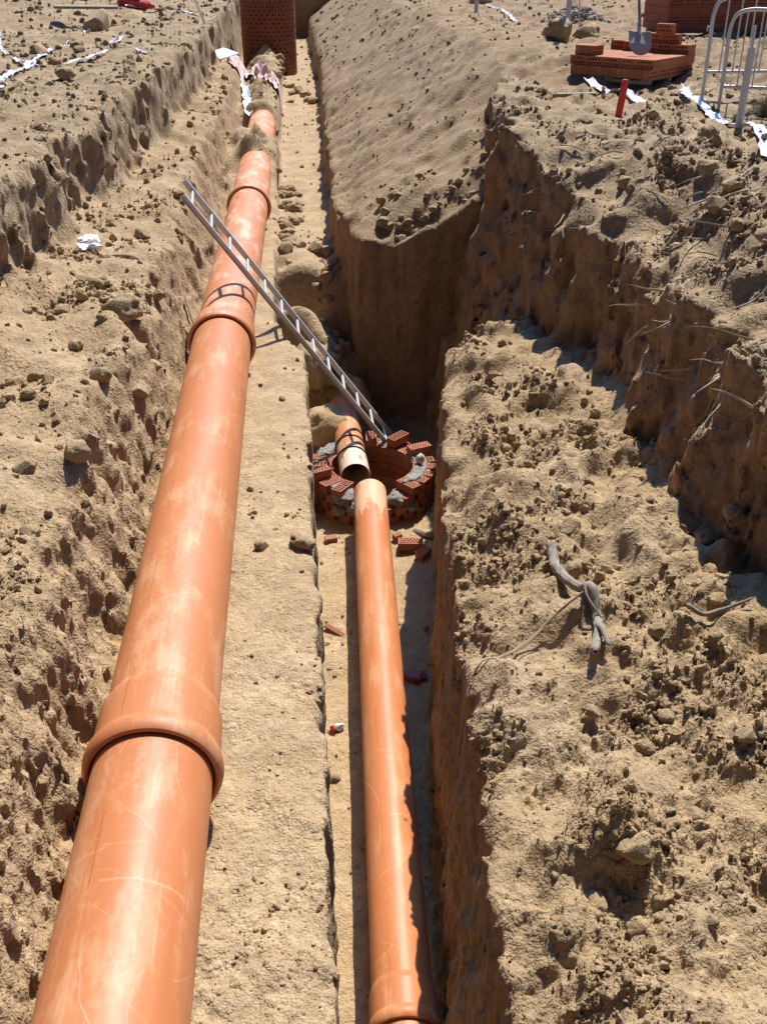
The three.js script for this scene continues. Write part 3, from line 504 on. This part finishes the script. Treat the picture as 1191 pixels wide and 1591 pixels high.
lone('twig', taper(onGround([[1.90, 4.11], [2.02, 4.14], [2.12, 4.16], [2.30, 4.19]], .045), .014, .007, 24, 7), woodMat, 'straight pale stick right of the grey branch on the bench', 'twig');
lone('twig', taper(onGround([[1.55, 5.5], [1.6, 5.62], [1.64, 5.75]], .02), .008, .005, 12, 6), woodMat, 'short stick leaning on clods behind the grey branch', 'twig');
lone('twig', taper(onGround([[-1.08, 9.3, .0], [-1.02, 9.1, .05], [-.97, 8.95, .02], [-.93, 8.8, -.1]], .03), .014, .007, 20, 6), twigMat, 'dark forked twig hanging over the edge of the left terrace', 'twig');
lone('twig', taper(onGround([[-1.6, 8.75], [-1.42, 8.86], [-1.2, 8.98]], .015), .012, .006, 16, 6), twigMat, 'thin dark stick lying near the white bag', 'twig');
{
  const r = rng(61), list = [];
  const at = [[2.35, -.41, 9.5], [2.40, -.5, 9.2], [2.35, -.7, 9.25], [2.3, -.9, 9.0], [2.55, -.69, 7.2], [2.55, -.82, 6.95], [2.5, -.57, 6.6], [2.55, -.6, 6.35], [2.6, -.47, 5.9], [2.6, -.37, 5.2], [2.6, -.17, 8.2], [2.6, -.49, 7.5], [2.5, -.84, 8.3], [2.55, -.3, 6.8], [2.6, -.62, 5.6], [2.55, -.95, 6.1], [2.5, -.2, 9.0], [2.6, -.3, 7.9], [2.6, -.75, 5.3], [2.6, -.55, 4.9], [2.5, -.6, 8.7], [2.55, -.35, 7.3]];
  for (let [u, y, v] of at) for (let k = 0; k < 2; k++) {
    v += .25 * (r() - .5) * k; y += .25 * (r() - .5) * k; const c = column(2.3, v);
    let x = 1.6; for (; x < 3.2; x += .05) { if (field(column(x, v), x, y, v, .03) < 0) break; }
    const p = V(x + .06, y, v), a = r() * 6.3, L = .16 + .34 * r(), d = new THREE.Vector3(-.45 - .5 * r(), .5 * (r() - .6), .9 * Math.sin(a)).normalize(), pts = [p];
    for (let i = 1; i < 5; i++) { d.add(new THREE.Vector3(.25 * (r() - .5), .5 * (r() - .55), .7 * (r() - .5))).normalize(); pts.push(pts[i - 1].clone().addScaledVector(d, L / 4)); }
    lone('root', taper(pts, .006 + .008 * r(), .003, 14, 6), r() < .7 ? rootMat : twigMat, 'pale dead root poking out of the right-hand scarp', 'root', 'roots in the right scarp');
  }
  const gr = []; for (let i = 0; i < 60; i++) { const u = 2.5 + 1.2 * r(), v = 4.8 + 6 * r(), a = r() * 6.3, L = .12 + .25 * r(), b = (r() - .5) * .1; gr.push([[u, v], [u + Math.cos(a) * L * .5 + b, v + Math.sin(a) * L * .5 - b], [u + Math.cos(a) * L, v + Math.sin(a) * L]]); }
  for (const l of gr) lone('root', taper(onGround(l, .012 + .02 * r()), .005 + .006 * r(), .003, 10, 6), r() < .6 ? rootMat : twigMat, 'dry root lying on the rim above the right-hand scarp', 'root', 'roots on the rim');
}
console.log('mid', Date.now() - T0);

// ---------------------------------------------------------------- litter
const filmMat = new THREE.MeshPhysicalMaterial({ color: lin(.80, .80, .80), roughness: .35, side: THREE.DoubleSide });
function crumple(seed, sx, sy, sz) { const g = smoothed(rockGeo(seed, 4, .3, 5)), p = g.attributes.position, v = new THREE.Vector3(); for (let i = 0; i < p.count; i++) { v.fromBufferAttribute(p, i); const k = 1 + .28 * (Math.abs(n3(v.x * 2.5, v.y * 2.5, v.z * 2.5 + seed)) - .3) + .14 * (Math.abs(n3(v.x * 7, v.y * 7, v.z * 7 + seed)) - .3); p.setXYZ(i, v.x * k * sx, v.y * k * sy, v.z * k * sz); } g.computeVertexNormals(); return g; }
{ const m = lone('plastic_bag', mergeGeometries([crumple(2, .10, .06, .09), crumple(4, .05, .03, .09).translate(-.05, -.02, .10), crumple(6, .08, .03, .03).translate(.05, -.03, .10)]), filmMat, 'crumpled white plastic bag on the left terrace', 'bag'); m.position.copy(V(-1.85, groundAt(-1.85, 9.19) + .05, 9.19)); }
{ const g = thing('drink_can', 'crushed red and white drink can on the trench floor', 'can'); g.position.copy(V(.14, groundAt(.14, 5.6) + .025, 5.6)); g.rotation.set(0, .3, 0);
  part(g, 'can_body', crumple(12, .045, .026, .028), new THREE.MeshStandardMaterial({ color: lin(.75, .74, .74), roughness: .35, metalness: .3 })); part(g, 'red_end', crumple(14, .020, .028, .030).translate(-.04, 0, 0), new THREE.MeshStandardMaterial({ color: lin(.5, .04, .05), roughness: .4 })); }
{ const m = lone('wrapper', crumple(22, .09, .03, .07), new THREE.MeshStandardMaterial({ color: lin(.30, .05, .06), roughness: .6 }), 'dark red crumpled wrapper in the shadow right of the narrow pipe', 'wrapper'); m.position.copy(V(.76, groundAt(.76, 6.14) + .02, 6.14)); }
// ribbons of tape
const tapeTex = (() => { const c = document.createElement('canvas'); c.width = 512; c.height = 64; const x = c.getContext('2d'); x.fillStyle = '#d9d7de'; x.fillRect(0, 0, 512, 64); x.fillStyle = '#b7b0cc'; for (let i = 0; i < 8; i++) { x.beginPath(); x.moveTo(i * 64, 64); x.lineTo(i * 64 + 26, 0); x.lineTo(i * 64 + 42, 0); x.lineTo(i * 64 + 16, 64); x.fill(); } const t = new THREE.CanvasTexture(c); t.colorSpace = THREE.SRGBColorSpace; t.wrapS = t.wrapT = THREE.RepeatWrapping; return t; })();
const tapeMat = new THREE.MeshPhysicalMaterial({ map: tapeTex, roughness: .3, side: THREE.DoubleSide });
function ribbon(pts, width, seed, thick = .002) {
  const c = new THREE.CatmullRomCurve3(pts), n = Math.max(30, Math.round(c.getLength() / .05)), pos = [], uv = [], ix = [], p = new THREE.Vector3(), t = new THREE.Vector3(), s = new THREE.Vector3(), up = new THREE.Vector3(0, 1, 0);
  for (let i = 0; i <= n; i++) {
    c.getPointAt(i / n, p); c.getTangentAt(i / n, t); s.crossVectors(t, up).normalize(); const tw = .7 * n3(i * .05, seed, 1), w = width * (.65 + .35 * n3(i * .17, seed, 4)), q = s.clone().multiplyScalar(Math.cos(tw)).addScaledVector(up, Math.sin(tw));
    for (let j = -2; j <= 2; j++) { const lift = .006 * n3(i * .2, j * .7, seed) + .012; pos.push(p.x + q.x * w * j / 4, p.y + Math.abs(q.y * w * j / 4) + lift, p.z + q.z * w * j / 4); uv.push(i / n * c.getLength() / .5, j / 4 + .5); }
  }
  for (let i = 0; i < n; i++) for (let j = 0; j < 4; j++) { const o = i * 5 + j; ix.push(o, o + 5, o + 1, o + 1, o + 5, o + 6); }
  const g = new THREE.BufferGeometry(); g.setAttribute('position', new THREE.Float32BufferAttribute(pos, 3)); g.setAttribute('uv', new THREE.Float32BufferAttribute(uv, 2)); g.setIndex(ix); g.computeVertexNormals(); return g;
}
const tape = (list, w, seed, label, lift = .02) => lone('barrier_tape', ribbon(onGround(list, lift), w, seed), tapeMat, label, 'tape');
tape([[-3.6, 13.3], [-3.74, 14.3], [-3.97, 15.6], [-3.9, 16.6], [-4.0, 18.4], [-4.08, 20.4], [-4.15, 24.0]], .2, 1, 'longest white barrier tape running over the left upper ground towards the boulder');
tape([[-5.6, 22.0], [-5.0, 19.6], [-4.30, 17.6], [-4.05, 16.8]], .12, 2, 'white barrier tape coming down the heap to meet the longest tape');
tape([[-3.75, 16.6], [-3.64, 17.03], [-3.4, 17.0], [-3.23, 17.48], [-3.10, 18.1], [-3.0, 18.6]], .14, 3, 'short white barrier tape lying between the long tape and the scarp');
tape([[-3.02, 19.0], [-2.7, 18.8], [-2.34, 18.1]], .07, 4, 'thin white tape end pointing at the left scarp');
tape([[-3.45, 20.6], [-3.40, 21.1], [-3.2, 21.2], [-3.15, 20.7], [-3.4, 20.5]], .1, 5, 'small loop of white tape on the left upper ground');
tape([[-3.9, 27.5], [-3.3, 28.2], [-2.76, 28.7], [-2.3, 28.6]], .2, 6, 'white tape lying behind the red sack');
tape([[4.9, 13.2], [4.51, 12.07], [4.49, 11.31], [4.43, 10.62], [4.51, 10.21]], .18, 7, 'white tape running to the foot of the steel post');
tape([[4.5, 10.2], [4.35, 9.6], [4.16, 9.0], [4.0, 8.3], [3.95, 7.6]], .2, 8, 'white tape trailing away from the steel post along the rim');
tape([[3.75, 13.6], [3.88, 13.1], [3.96, 12.7], [4.06, 12.2]], .22, 9, 'white tape caught under the pallet of bricks');
tape([[5.0, 29.5], [4.6, 25.5], [4.35, 22.5], [4.2, 20.6]], .1, 10, 'white tape stretched from the far fence rod along the crest');
// plank, red sack, board, strip, cloth round the tower
const plankMat = new THREE.MeshStandardMaterial({ color: lin(.42, .35, .24), map: woodTex, roughness: .9 });
{ const m = lone('plank', new RoundedBoxGeometry(1.3, .05, .26, 1, .006), plankMat, 'grey plank propped on a boulder on the left upper ground', 'plank'); m.position.copy(V(-4.25, .44, 24.1)); m.rotation.set(.1, .12, -.03); }
{ const m = lone('plank', new RoundedBoxGeometry(.5, .04, .09, 1, .006), plankMat, 'short weathered plank on the ground left of the red stake', 'plank'); m.position.copy(V(3.42, groundAt(3.4, 12.85) + .02, 12.85)); m.rotation.set(.05, .04, 0); }
{ const m = lone('red_sack', mergeGeometries([crumple(31, .38, .22, .3), crumple(33, .22, .22, .22).translate(-.08, .16, 0)]), new THREE.MeshStandardMaterial({ color: lin(.50, .05, .05), roughness: .8 }), 'crumpled red sack on the left upper ground behind the boulder', 'sack'); m.position.copy(V(-3.75, groundAt(-3.75, 28) + .15, 28)); }
{ const m = lone('white_board', new RoundedBoxGeometry(.95, .03, .42, 1, .006), new THREE.MeshStandardMaterial({ color: lin(.62, .62, .58), roughness: .7 }), 'pale board leaning on the left bank near the brick tower', 'board'); m.position.copy(V(-1.62, groundAt(-1.6, 25.6) + .2, 25.4)); m.rotation.set(.45, 1.0, -.3); }
{ const m = lone('metal_bar', new RoundedBoxGeometry(1.5, .05, .05, 1, .01), galvDull, 'thin pale bar leaning beside the board on the left bank', 'bar'); m.position.copy(V(-2.0, groundAt(-1.95, 25.5) + .35, 25.3)); m.rotation.set(.0, 1.5, -.42); }
{ const m = lone('metal_strip', ribbon(onGround([[-1.20, 25.3, .02], [-1.08, 24.3, .05], [-1.0, 23.2, .06], [-.93, 22.2, .08], [-.88, 21.2, .06], [-.84, 20.5, .03]], .04), .22, 14), new THREE.MeshStandardMaterial({ color: lin(.66, .65, .66), metalness: .4, roughness: .35, side: THREE.DoubleSide }), 'silvery metal strip hanging down the left bank below the pink cloth', 'strip'); }
{ const nx = 44, ny = 24, pos = [], uv = [], ix = []; for (let i = 0; i <= nx; i++) for (let j = 0; j <= ny; j++) { const a = i / nx, b = j / ny, u = mix(-1.42, -.22, a) + .07 * n3(a * 3, b * 3, 3), v = mix(26.2, 24.9, b) - 1.5 * a * a + .15 * n3(a * 2, b * 2, 9); pos.push(u, groundAt(u, v) + .05 + .10 * Math.abs(n3(a * 4, b * 3, 1)) + .05 * Math.abs(n3(a * 10, b * 8, 2)), -v); uv.push(a, b); }
  for (let i = 0; i < nx; i++) for (let j = 0; j < ny; j++) { const o = i * (ny + 1) + j; ix.push(o, o + ny + 1, o + 1, o + 1, o + ny + 1, o + ny + 2); }
  const g = new THREE.BufferGeometry(); g.setAttribute('position', new THREE.Float32BufferAttribute(pos, 3)); g.setAttribute('uv', new THREE.Float32BufferAttribute(uv, 2)); g.setIndex(ix); g.computeVertexNormals();
  lone('cloth', g, new THREE.MeshStandardMaterial({ color: lin(.70, .48, .42), roughness: .8, side: THREE.DoubleSide }), 'crumpled pink cloth draped over the bank before the brick tower', 'cloth'); }

// ---------------------------------------------------------------- brick tower at the far end of the trench
{
  const g = thing('brick_tower', 'round tower of perforated bricks at the far end of the trench', 'manhole shaft'), R = .73, H = .108, W0 = .155; g.position.copy(V(-.62, -1.85, 32.6));
  const geo = perforated(.145, .100, .11, 1, 1, true); geo.rotateX(Math.PI / 2); const r = rng(8), per = Math.round(2 * Math.PI * R / W0), shell = new THREE.CylinderGeometry(R - .055, R - .055, 2.1, 48, 1, true); shell.translate(0, 1.05, 0); part(g, 'mortar_core', shell, new THREE.MeshStandardMaterial({ color: lin(.12, .075, .055), roughness: 1, side: THREE.DoubleSide }));
  for (let k = 0; k < 20; k++) for (let i = 0; i < per; i++) { const a = (i + (k % 2) * .5) / per * Math.PI * 2; if (Math.sin(a) < -.25) continue; const m = part(g, 'brick', geo, brickMats[Math.floor(r() * 3)]); m.position.set(Math.cos(a) * R, .06 + k * H, Math.sin(a) * R); m.rotation.y = Math.PI / 2 - a; }
}
// ---------------------------------------------------------------- stacks of bricks
const edgeBrick = perforated(.235, .112, .09, 5, 2, true); edgeBrick.rotateX(Math.PI / 2);       // standing on edge: holes open to front and back (z)
const sideBrick = edgeBrick.clone().rotateY(Math.PI / 2);                                     // holes open to left and right (x)
function palletSlats(g, w, d) { for (let i = 0; i < 5; i++) part(g, 'slat', new RoundedBoxGeometry(w, .022, .11, 1, .003), plankMat).position.set(0, .10, mix(-d / 2 + .06, d / 2 - .06, i / 4)); for (let i = 0; i < 3; i++) part(g, 'runner', new RoundedBoxGeometry(.09, .085, d, 1, .003), plankMat).position.set(mix(-w / 2 + .05, w / 2 - .05, i / 2), .045, 0); }
const PY = groundAt(4.6, 13.8);
function boxed(name, label, place, turn, fill) { const m = lone(name, place.geo, place.mat, label, 'brick'); return m; }
{
  const at = V(4.45, Math.max(groundAt(4.3, 13.6), groundAt(5, 13.9)) - .02, 14.05), turn = .78, PH = .058, r = rng(4);
  const p = thing('wooden_pallet', 'low wooden pallet under the orange bricks', 'pallet'); p.position.copy(at); p.rotation.y = turn; palletSlats(p, 1.2, 1.13); p.scale.y = .5;
  const root = new THREE.Object3D(); root.position.copy(at); root.rotation.y = turn; root.updateMatrixWorld();
  const put = (geo, x, y, z, label, group) => { const m = lone('pallet_brick', geo, stackMats[Math.floor(r() * 3)], label, 'brick', group); m.position.copy(new THREE.Vector3(x, y, z).applyMatrix4(root.matrixWorld)); m.rotation.y = turn + .02 * (r() - .5); };
  const lay = (k, y) => { for (let i = 0; i < 5; i++) for (let j = 0; j < 12; j++) { const a = -.48 + i * .24, b = -.52 + j * .0945; if (k === 0 && i > 0 && i < 4 && j > 0 && j < 11) continue; if (k) put(sideBrick, b, y, a, 'orange perforated brick in the upper full layer on the pallet', 'upper layer of the pallet'); else put(edgeBrick, a, y, b, 'orange perforated brick in the bottom layer on the pallet', 'bottom layer of the pallet'); } };
  lay(0, PH + .057); lay(1, PH + .172);
  for (let i = 0; i < 5; i++) put(sideBrick, .51, PH + .287, .48 - i * .24, 'orange brick in the row along the far edge of the pallet stack', 'far edge row on the pallet');
  for (let i = 0; i < 4; i++) put(sideBrick, .415, PH + .287, .48 - i * .24, 'orange brick in the second row on top of the pallet stack', 'second row on the pallet');
  for (let i = 0; i < 3; i++) put(edgeBrick, -.40, PH + .287, -.52 + i * .095, 'orange brick standing behind the shovel blade on the pallet stack', 'bricks by the shovel');
  for (let i = 0; i < 2; i++) put(sideBrick, .46, PH + .402, .30 - i * .24, 'orange brick in the two brick pile above the rows', 'two brick pile');
  put(sideBrick, .46, PH + .517, .19, 'topmost single orange brick of the pallet stack');
  // shovel leaning on the stack
  const s = thing('shovel', 'grey steel shovel standing blade down on the pallet of bricks', 'shovel'); s.position.copy(new THREE.Vector3(-.2, PH + .235, .2).applyMatrix4(root.matrixWorld)); s.rotation.set(-.55, .1, .0);
  const sh = new THREE.Shape(); sh.moveTo(-.15, .30); sh.lineTo(-.15, .14); sh.bezierCurveTo(-.15, .04, -.07, 0, 0, 0); sh.bezierCurveTo(.07, 0, .15, .04, .15, .14); sh.lineTo(.15, .30); sh.lineTo(.03, .30); sh.lineTo(-.03, .30); sh.closePath();
  const bg = new THREE.ExtrudeGeometry(sh, { depth: .004, bevelEnabled: true, bevelSize: .002, bevelThickness: .002, bevelSegments: 1, curveSegments: 16 }), bp = bg.attributes.position; for (let i = 0; i < bp.count; i++) bp.setZ(i, bp.getZ(i) + 1.4 * bp.getX(i) ** 2 + .3 * (bp.getY(i) - .15) ** 2); bg.computeVertexNormals();
  part(s, 'blade', bg, new THREE.MeshStandardMaterial({ color: lin(.36, .34, .30), metalness: .1, roughness: .6 }));
  const soc = part(s, 'socket', new THREE.CylinderGeometry(.022, .028, .16, 14), galv); soc.position.set(0, .34, .02);
  const hd = part(s, 'handle', new THREE.CylinderGeometry(.019, .021, .52, 14), new THREE.MeshStandardMaterial({ color: lin(.16, .12, .09), roughness: .8 })); hd.position.set(.03, .62, .0); hd.rotation.set(-.12, 0, -.08);
}
{
  const at = V(7.05, groundAt(6.6, 17.2), 17.6), turn = .06, r = rng(5); const root = new THREE.Object3D(); root.position.copy(at); root.rotation.y = turn; root.updateMatrixWorld();
  const wall = [[.50, .175, .09], [.46, .155, .085], [.53, .19, .10]].map(([a, b, c]) => new THREE.MeshStandardMaterial({ color: lin(a, b, c), map: brickTex, roughness: .95 }));
  const p = thing('wooden_pallet', 'wooden pallet under the tall brick stack', 'pallet'); p.position.copy(at); p.rotation.y = turn; palletSlats(p, 2.3, 1.0);
  const tall = sideBrick.clone();
  for (let k = 0; k < 7; k++) for (let i = 0; i < 10; i++) { const holes = k >= 3 && k !== 4 || k === 1; const m = lone('stacked_brick', holes ? edgeBrick : flatBrick(), wall[Math.floor(r() * 3)], holes ? 'perforated brick with open holes in the tall stack behind the barriers' : 'plain sided brick in the tall stack behind the barriers', 'brick', holes ? 'hollow faces of the tall stack' : 'plain faces of the tall stack'); m.position.copy(new THREE.Vector3(-1.08 + i * .24, .114 + .058 + k * .1165, .45 + .006 * (r() - .5)).applyMatrix4(root.matrixWorld)); m.rotation.y = turn; }
  for (let k = 0; k < 7; k++) for (let j = 0; j < 4; j++) { const m = lone('stacked_brick', flatBrick(), wall[Math.floor(r() * 3)], 'brick along the narrow side of the tall stack', 'brick', 'narrow side of the tall stack'); m.position.copy(new THREE.Vector3(-1.145, .114 + .058 + k * .1165, .28 - j * .24).applyMatrix4(root.matrixWorld)); m.rotation.y = turn + Math.PI / 2; }
  for (let i = 0; i < 9; i++) for (let j = 0; j < 3; j++) { const m = lone('stacked_brick', flatBrick(), wall[Math.floor(r() * 3)], 'brick in the top layer of the tall stack', 'brick', 'top layer of the tall stack'); m.position.copy(new THREE.Vector3(-.94 + i * .24, .114 + .058 + 6 * .1165, .30 - j * .24).applyMatrix4(root.matrixWorld)); m.rotation.y = turn; m.scale.z = 2; }
  const m = lone('cover_board', new RoundedBoxGeometry(1.3, .02, .9, 1, .004), plankMat, 'pale board lying on top of the tall brick stack', 'board'); m.position.copy(new THREE.Vector3(.25, .114 + 7 * .1165 + .014, 0).applyMatrix4(root.matrixWorld)); m.rotation.y = turn;
}
function flatBrick() { return flatBrick.g || (flatBrick.g = new RoundedBoxGeometry(.235, .113, .09, 1, .003)); }

// ---------------------------------------------------------------- stake, rods, barriers
{ const g = thing('stake', 'red painted wooden stake standing in the ground near the rim', 'stake'); g.position.copy(V(3.56, groundAt(3.56, 11.55) - .1, 11.55)); g.rotation.set(.06, .3, -.09); const red = new THREE.MeshStandardMaterial({ color: lin(.55, .03, .02), roughness: .6 }); const b = new RoundedBoxGeometry(.068, .46, .045, 2, .006); b.translate(0, .23, 0); part(g, 'shaft', b, red); const t = new RoundedBoxGeometry(.056, .012, .034, 1, .004); t.translate(0, .464, 0); part(g, 'top_face', t, red); }
const tube = (pts, r, seg = 24) => new THREE.TubeGeometry(new THREE.CatmullRomCurve3(pts, false, 'centripetal'), seg, r, 10);
const X3 = (x, y, z) => new THREE.Vector3(x, y, z);
function bar(a, b, r) { const d = b.clone().sub(a), g = new THREE.CylinderGeometry(r, r, d.length(), 10); g.applyQuaternion(new THREE.Quaternion().setFromUnitVectors(X3(0, 1, 0), d.normalize())); g.translate((a.x + b.x) / 2, (a.y + b.y) / 2, (a.z + b.z) / 2); return g; }
const barrierMat = new THREE.MeshStandardMaterial({ color: lin(.50, .50, .47), metalness: .1, roughness: .5 });
function barrier(label, at, turn) {
  const g = thing('crowd_barrier', label, 'barrier'); g.position.copy(at); g.rotation.y = turn; const Wb = 2.2, H = 1.08, h0 = .32;
  part(g, 'frame', tube([X3(0, h0, 0), X3(0, .6, 0), X3(0, H - .16, 0), X3(.045, H - .045, 0), X3(.16, H, 0), X3(.5, H, 0), X3(Wb - .16, H, 0), X3(Wb - .045, H - .045, 0), X3(Wb, H - .16, 0), X3(Wb, .6, 0), X3(Wb, h0, 0)], .021, 90), barrierMat);
  part(g, 'bottom_rail', bar(X3(0, h0, 0), X3(Wb, h0, 0), .019), barrierMat);
  for (let i = 1; i < 14; i++) part(g, 'bar', bar(X3(Wb * i / 14, h0, 0), X3(Wb * i / 14, H, 0), .0085), barrierMat);
  for (const x of [.0, Wb]) { const l = part(g, 'leg', tube([X3(x, h0, 0), X3(x, .02, 0)], .019, 3), barrierMat); part(l, 'foot', bar(X3(x, .03, -.22), X3(x, .03, .22), .015), barrierMat); }
  part(g, 'hook', tube([X3(-.02, .78, 0), X3(-.05, .79, 0), X3(-.05, .74, 0)], .008, 8), barrierMat); return g;
}
barrier('grey metal crowd barrier standing closer to the tall brick stack', V(4.70, groundAt(4.7, 12.0) - .02, 12.1), .02);
barrier('grey metal crowd barrier turned towards the rim beside the steel post', V(4.72, groundAt(4.72, 11.5) - .02, 11.62), -.42);
{ const g = thing('steel_post', 'grey steel post standing on the white tape before the barriers', 'post'); g.position.copy(V(4.40, groundAt(4.4, 10.25) - .05, 10.25)); g.rotation.set(-.04, 0, -.02); part(g, 'shaft', new THREE.CylinderGeometry(.036, .036, .80, 16).translate(0, .40, 0), barrierMat); part(g, 'base_collar', new THREE.CylinderGeometry(.048, .052, .10, 16).translate(0, .06, 0), barrierMat); part(g, 'pin', new THREE.CylinderGeometry(.014, .014, .22, 10).translate(0, .88, 0), barrierMat); }
function rod(label, u, v, h, r) { const g = thing('fence_rod', label, 'rod'); g.position.copy(V(u, groundAt(u, v) - .05, v)); g.rotation.z = -.02; part(g, 'shaft', new THREE.CylinderGeometry(r, r, h, 12).translate(0, h / 2, 0), galv); part(g, 'cap', new THREE.CylinderGeometry(r * .6, r, .02, 12).translate(0, h + .008, 0), galv); return g; }
rod('grey steel fence rod between two blocks of earth', 4.28, 17.0, 1.9, .045);
{ const m = lone('tape_streamer', ribbon([V(4.42, 1.6, 16.9), V(4.42, 1.0, 16.9), V(4.44, .5, 16.88), V(4.46, .05, 16.85)], .06, 21), tapeMat, 'white tape hanging beside the steel fence rod', 'tape'); }
rod('thin far steel fence rod on the crest of the bank', 3.97, 23.7, 1.9, .045);
rod('farthest thin steel rod at the edge of the dusty yard', 4.6, 32, 1.7, .03);
// gravel heap in the yard
{
  const r = rng(71), n = 2600, im = new THREE.InstancedMesh(rockGeo(44, 1, .2, 3), new THREE.MeshStandardMaterial({ color: 0xffffff, roughness: 1 }), n), M = new THREE.Matrix4(), q = new THREE.Quaternion(), e = new THREE.Euler(), col = new THREE.Color();
  for (let i = 0; i < n; i++) { const a = r() * 6.283, d = Math.sqrt(r()), u = 5.35 + Math.cos(a) * d * 1.5, v = 20.6 + Math.sin(a) * d * 1.3, s = .028 + .05 * r() * r(), k = .7 + .6 * r(); e.set(r() * 6, r() * 6, r() * 6); q.setFromEuler(e); M.compose(V(u, .0 + .6 * Math.exp(-3.0 * d * d) * (1 - .25 * r()) - .02, v), q, new THREE.Vector3(s, s, s)); im.setMatrixAt(i, M); im.setColorAt(i, col.setRGB(.34 * k, .29 * k, .22 * k)); }
  im.name = 'gravel_heap'; im.userData = { kind: 'stuff', label: 'heap of grey brown gravel in the dusty yard', category: 'gravel' }; im.castShadow = im.receiveShadow = true; scene.add(im);
}
// dry bush by the steel post
{
  const g = thing('dry_bush', 'small dark dry bush behind the steel post', 'bush'); g.position.copy(V(4.95, groundAt(4.95, 10.9), 10.9)); const r = rng(17), G = [];
  for (let i = 0; i < 420; i++) { const a = r() * 6.283, el = .15 + 1.3 * r(), L = .12 + .2 * r(), d = X3(Math.cos(a) * Math.cos(el), Math.sin(el), Math.sin(a) * Math.cos(el)), o = X3(.12 * (r() - .5), .02, .12 * (r() - .5)), b = new THREE.ConeGeometry(.004, L, 4, 1); b.translate(0, L / 2, 0); b.applyQuaternion(new THREE.Quaternion().setFromUnitVectors(X3(0, 1, 0), d)); b.translate(o.x, o.y, o.z); G.push(b); }
  part(g, 'stems', mergeGeometries(G), new THREE.MeshStandardMaterial({ color: lin(.20, .17, .09), roughness: 1 }));
}
// orange mesh fence far off in the yard
{ const g = thing('mesh_fence', 'low orange plastic mesh fence across the far yard', 'fence'); g.position.copy(V(8.6, -.02, 33.2)); const G = [], om = new THREE.MeshStandardMaterial({ color: lin(.60, .12, .03), roughness: .7 }); for (let i = 0; i < 5; i++) G.push(new THREE.BoxGeometry(8, .035, .01).translate(0, .06 + i * .12, 0)); for (let i = 0; i < 54; i++) G.push(new THREE.BoxGeometry(.03, .5, .012).translate(-4 + i * .15, .27, 0)); part(g, 'mesh', mergeGeometries(G), om); for (let i = 0; i < 4; i++) part(g, 'post', new THREE.CylinderGeometry(.02, .02, 1, 8).translate(-3.9 + i * 2.6, .45, -.03), galv); }

console.log('done', Date.now() - T0);
renderer.render(scene, camera);
